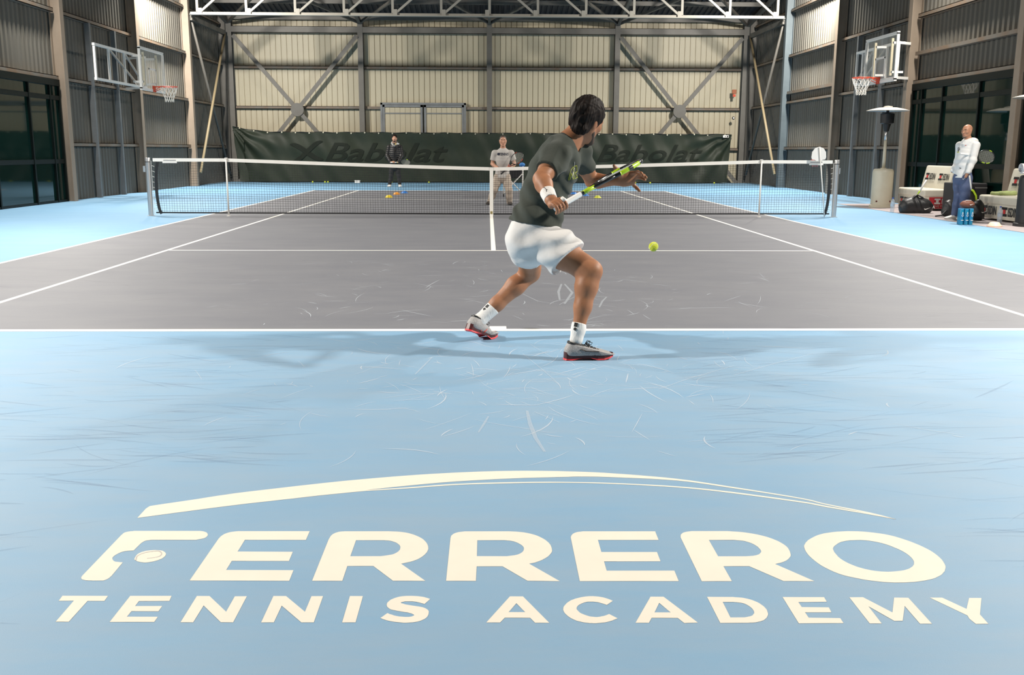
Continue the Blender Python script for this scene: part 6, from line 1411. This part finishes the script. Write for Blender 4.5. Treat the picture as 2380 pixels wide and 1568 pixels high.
MB().tube([(-.03, 0, 0), (.04, -.01, .13), (.06, -.01, .16)], .014, 8).build('shaft', M_RAC, e, smooth=True)
MB().tube([(.06, -.01, .16), (.17, -.02, .38)], .016, 10).build('grip', M_RGR, e, smooth=True)
def backpack(x, y, label, emblem=True, s=1.0, lime=False, rz=0.0):
    e = empty('backpack', (x, y, .006), rz, label, 'bag')
    ws = .72 if s < 1 else 1.0
    v = Vol((-.25, -.2, 0), (.25, .2, .6*s+.1), .01)
    v.trunk([(0, 0, .08), (0, 0, .2*s), (0, 0, .38*s), (0, 0, .5*s)], [.17*ws, .18*ws, .16*ws, .1*ws], [.12, .13, .11, .07], [(1, 0, 0)]*4, .04)
    v.wrinkle(lambda X, Y, Z: .006*np.sin(30*X+26*Z)); v.cut((0, 0, .004), (0, 0, -1)); skin_obj('pack_body', v, M_BAG, e, (0, 0, 0))
    MB().tube([(-.1, -.12, .12), (-.2, -.16, .03), (-.32, -.14, .012)], .014, 6).build('strap', M_BAG, e, smooth=True)
    MB().tube([(-.05, 0, .5*s), (0, 0, .6*s), (.05, 0, .5*s)], .012, 6).build('loop', M_BAG, e, smooth=True)
    if emblem: swoosh(e, (.06, -.14, .16), (1, 0, 0), (0, 0, 1), .1)
    if lime: MB().tube([(-.03, -.1, .46*s), (.05, -.12, .42*s), (.12, -.1, .34*s), (.15, -.09, .22*s)], .02, 8).build('lime_strap', M_RAC, e, smooth=True)
    return e
backpack(8.93, .2, 'black backpack on the mat by the feet of the bald man', False, .52)
backpack(8.96, -.85, 'black backpack with white emblem between the cans and the bench', True, .62)
backpack(9.45, .55, 'tall black racket bag with lime strap between the benches', False, 1.15, True)
st = MB().mm((9.45, .95, .006), (10.05, 1.6, .62)).build('equipment_case', mat('dark case', (.018, .018, .02), .5), bevel=.02)
tag(st, 'dark equipment case standing between the two benches', 'case')
MB().mm((9.6, .935, .2), (9.82, .945, .42)).build('case_label', mat('grey label', (.3, .29, .27), .6), st); MB().mm((9.46, .94, .52), (10.04, .948, .54)).build('case_edge', M_CHROME, st)
# cans, football, bottles, cone --------------------------------------
M_CAN = mat('blue can', (.006, .16, .34), .3, coat=.3, noise=(9, (.01, .25, .33), .7)); k = 0
names = ('nearest the player', 'in the middle', 'nearest the bench')
for j in range(2):
    for i in range(3):
        x, y = 8.14+i*.085+j*.02, -1.92+j*.085
        e = empty('tennis_ball_can', (x, y, .006), label='blue tennis ball can in the %s row, the one %s' % (('front', 'rear')[j], names[i]), cat='can', group='blue tennis ball cans')
        MB().lathe([(.037, 0), (.038, .006), (.038, .262), (.036, .268)], n=24).build('tube', M_CAN, e, auto=True)
        MB().lathe([(.0385, .255), (.0385, .272), (.03, .275), (.0, .275)], n=24, cap=False).build('lid', mat('clear blue lid', (.05, .28, .5), .3), e, auto=True)
        if j == 0:
            lettering('can_print', 'A', M_WHITE, e, frame_at((.008, -.0395, .20), (1, 0, 0), (0, 0, 1)), .03, .038, bold=.01)
            lettering('can_print', 'O', M_WHITE, e, frame_at((.008, -.0395, .155), (1, 0, 0), (0, 0, 1)), .034, .038, bold=.01)
            MB().mm((-.014, -.0395, .07), (.03, -.0375, .08)).build('can_stripe', M_WHITE, e)
fb = empty('football', (8.25, -1.88, .353), label='brown leather football lying on the blue ball cans', cat='football')
MB().lathe([(.0, -.135), (.03, -.115), (.055, -.08), (.07, -.03), (.072, 0), (.07, .03), (.055, .08), (.03, .115), (.0, .135)], n=20, cap=False).build('ball', mat('brown leather', (.17, .055, .03), .5, bump=(120, .3)), fb, smooth=True)
COL.objects[-1].data.transform(Matrix.Rotation(PI/2, 4, 'Y')); swoosh(fb, (.04, -.074, .0), (1, 0, 0), (0, 0, 1), .07)
MB().tube([(-.05, -.03, .066), (0, -.03, .07), (.05, -.03, .066)], .004, 5).build('laces', M_WHITE, fb)
M_PET = mat('clear bottle plastic', (.62, .68, .74), .12, alpha=.42, spec=.6)
def bottle(x, y, label):
    e = empty('water_bottle', (x, y, .006), label=label, cat='bottle', group='water bottles')
    MB().lathe([(.038, 0), (.042, .01), (.042, .09), (.039, .11), (.042, .13), (.042, .2), (.03, .25), (.014, .275), (.014, .285)], n=20).build('bottle_body', M_PET, e, auto=True)
    MB().lathe([(.016, .283), (.016, .303)], n=14).build('cap', mat('blue cap', (.02, .08, .45), .4), e, auto=True)
    MB().lathe([(.0425, .12), (.0425, .18)], n=20, cap=False).build('label_band', mat('pale label', (.45, .52, .6), .5), e)
bottle(8.93, -1.72, 'clear water bottle with blue cap before the second bench'); bottle(8.33, 1.42, 'clear water bottle standing beside the black sports bag')
def disc_cone(p, m_, label, s=1.0, base_m=None):
    e = empty('marker_cone', (p[0], p[1], p[2] if len(p) > 2 else .003), label=label, cat='cone', group='training marker cones')
    MB().lathe([(.10*s, 0), (.098*s, .008), (.06*s, .055*s), (.03*s, .062*s), (.028*s, .05*s), (.05*s, .045*s)], n=24, cap=False).build('dome', m_, e, auto=True)
    MB().lathe([(.102*s, 0), (.102*s, .006)], n=24).build('rim', base_m or m_, e)
M_YC = mat('yellow cone', (.85, .62, .02), .5); M_OC = mat('orange cone', (.85, .33, .03), .5); M_BC = mat('blue cone', (.03, .2, .62), .5); M_LC = mat('lime cone', (.7, .72, .08), .5)
disc_cone((-2.69, 7.32), M_YC, 'yellow marker cone, nearest of the three on the left half'); disc_cone((-2.65, 9.08), M_OC, 'orange marker cone between the yellow and the blue one'); disc_cone((-2.5, 9.95), M_BC, 'blue marker cone behind the orange one')
disc_cone((2.86, 7.35), M_LC, 'lime yellow marker cone on the right half'); disc_cone((2.66, 8.58), M_BC, 'blue marker cone on the right half nearer the lime one'); disc_cone((2.42, 9.6), M_BC, 'blue marker cone on the right half behind the racket')
disc_cone((8.52, -2.34, .007), mat('white orange cone', (.72, .62, .5), .5), 'white marker cone with orange rim before the water bottle', 1.2, mat('orange rim', (.75, .2, .05), .5))
# balls along the curtain
for px, txt in ((727, 'lying leftmost along the curtain'), (755.6, 'left one of the close pair at the curtain'), (762.5, 'right one of the close pair at the curtain'), (910, 'behind the man in the black jacket'),
                (997, 'lying between the two men at the curtain'), (1477, 'under the open hand of the player'), (1511, 'right of the open hand, at the curtain'), (1660, 'lying at the right end of the curtain')):
    p = at(px, 426, 18.75); ball((p.x, 18.75, .0335), 'yellow tennis ball ' + txt, seam=False)
wbx = MB().mm((-5.13, 18.7, .0), (-4.93, 18.8, .1)).build('small_box', M_WHITE, bevel=.01); tag(wbx, 'small white box at the foot of the curtain', 'box')
MB().mm((-5.135, 18.69, .08), (-4.925, 18.81, .1)).build('lid', M_WHITE, wbx)
# ball cart behind the man in grey
bc_ = empty('ball_cart', (.62, 8.0, 0), label='folding ball cart with white legs and black basket behind the man in grey', cat='ball cart')
MB().mm((-.24, -.2, .5), (.24, .2, .74)).build('basket', M_BAG, bc_, bevel=.03)
for s in (-1, 1):
    for q in (-1, 1): MB().tube([(s*.24, q*.2, .1), (-s*.24, q*.2, .62)], .012, 8).build('leg', M_WHITE, bc_, smooth=True)
    for q in (-1, 1):
        MB().tube([(s*.26, q*.2, .05), (s*.26, q*.2, .82)], .012, 8).build('upright', M_WHITE, bc_, smooth=True)
        c = MB().lathe([(.04, -.012), (.04, .012)], n=14).build('caster', M_BLACK, bc_); c.rotation_euler = (0, PI/2, 0); c.location = (s*.26, q*.2, .04)
for dx, dy, dz, tx in ((-.14, -.1, .775, 'leftmost'), (-.06, .02, .775, 'farthest'), (.03, -.1, .775, 'nearest'), (-.02, -.05, .83, 'topmost')):
    ball((.62+dx, 8.0+dy, dz), 'yellow tennis ball in the ball cart basket, the %s' % tx, group='balls in the cart', seam=False)
cp = MB().sphere((.86, 7.9, .86), (.08, .1, .06), 16, 10).build('blue_cap', mat('blue cloth', (.05, .2, .5), .8), smooth=True); tag(cp, 'blue cap hung on the ball cart', 'cap')
MB().prism([(-.1, -.1), (.1, -.1), (.08, -.2), (-.08, -.2)], .8, .81, Matrix.Translation((.86, 7.9, 0))).build('peak', MATS['blue cloth'], cp)
# small toy hoop at the right net post
th = empty('toy_basketball_hoop', (6.38, -.12, 0), label='small white toy basketball hoop leaning by the right net post', cat='toy hoop')
top = Vector(at(1905, 341, -.12))-Vector((6.38, -.12, 0))
MB().tube([(0, 0, .01), tuple(top)], .011, 10).build('pole', M_WHITE, th, smooth=True)
o_ = [(-.14, .02), (-.13, .12), (-.08, .19), (0, .215), (.08, .19), (.13, .12), (.14, .02), (.125, -.02), (.07, -.03), (.04, -.05), (-.04, -.05), (-.07, -.03), (-.125, -.02)]
cb = Vector((top.x+.005, .03, top.z-.215))
MB().prism(o_, -.008, .008, frame_at(cb, (1, 0, 0), (0, 0, 1))).build('backboard', M_WHITE, th)
r_ = MB().tube([(cb.x+.08*math.cos(a), .215+.08*math.sin(a), cb.z-.035) for a in [2*PI*k/20 for k in range(20)]], .007, 6, closed=True).build('rim', M_RED, th, smooth=True)
mb = MB()
for k in range(10):
    for s in (-1, 1):
        a0, a1 = 2*PI*k/10, 2*PI*(k+s*1.5)/10
        mb.tube([(cb.x+.08*math.cos(a0), .215+.08*math.sin(a0), cb.z-.035), (cb.x+.05*math.cos(a1), .215+.05*math.sin(a1), cb.z-.16)], .004, 4)
mb.build('hoop_net', mat('red white cord', (.6, .25, .25), .8), th)
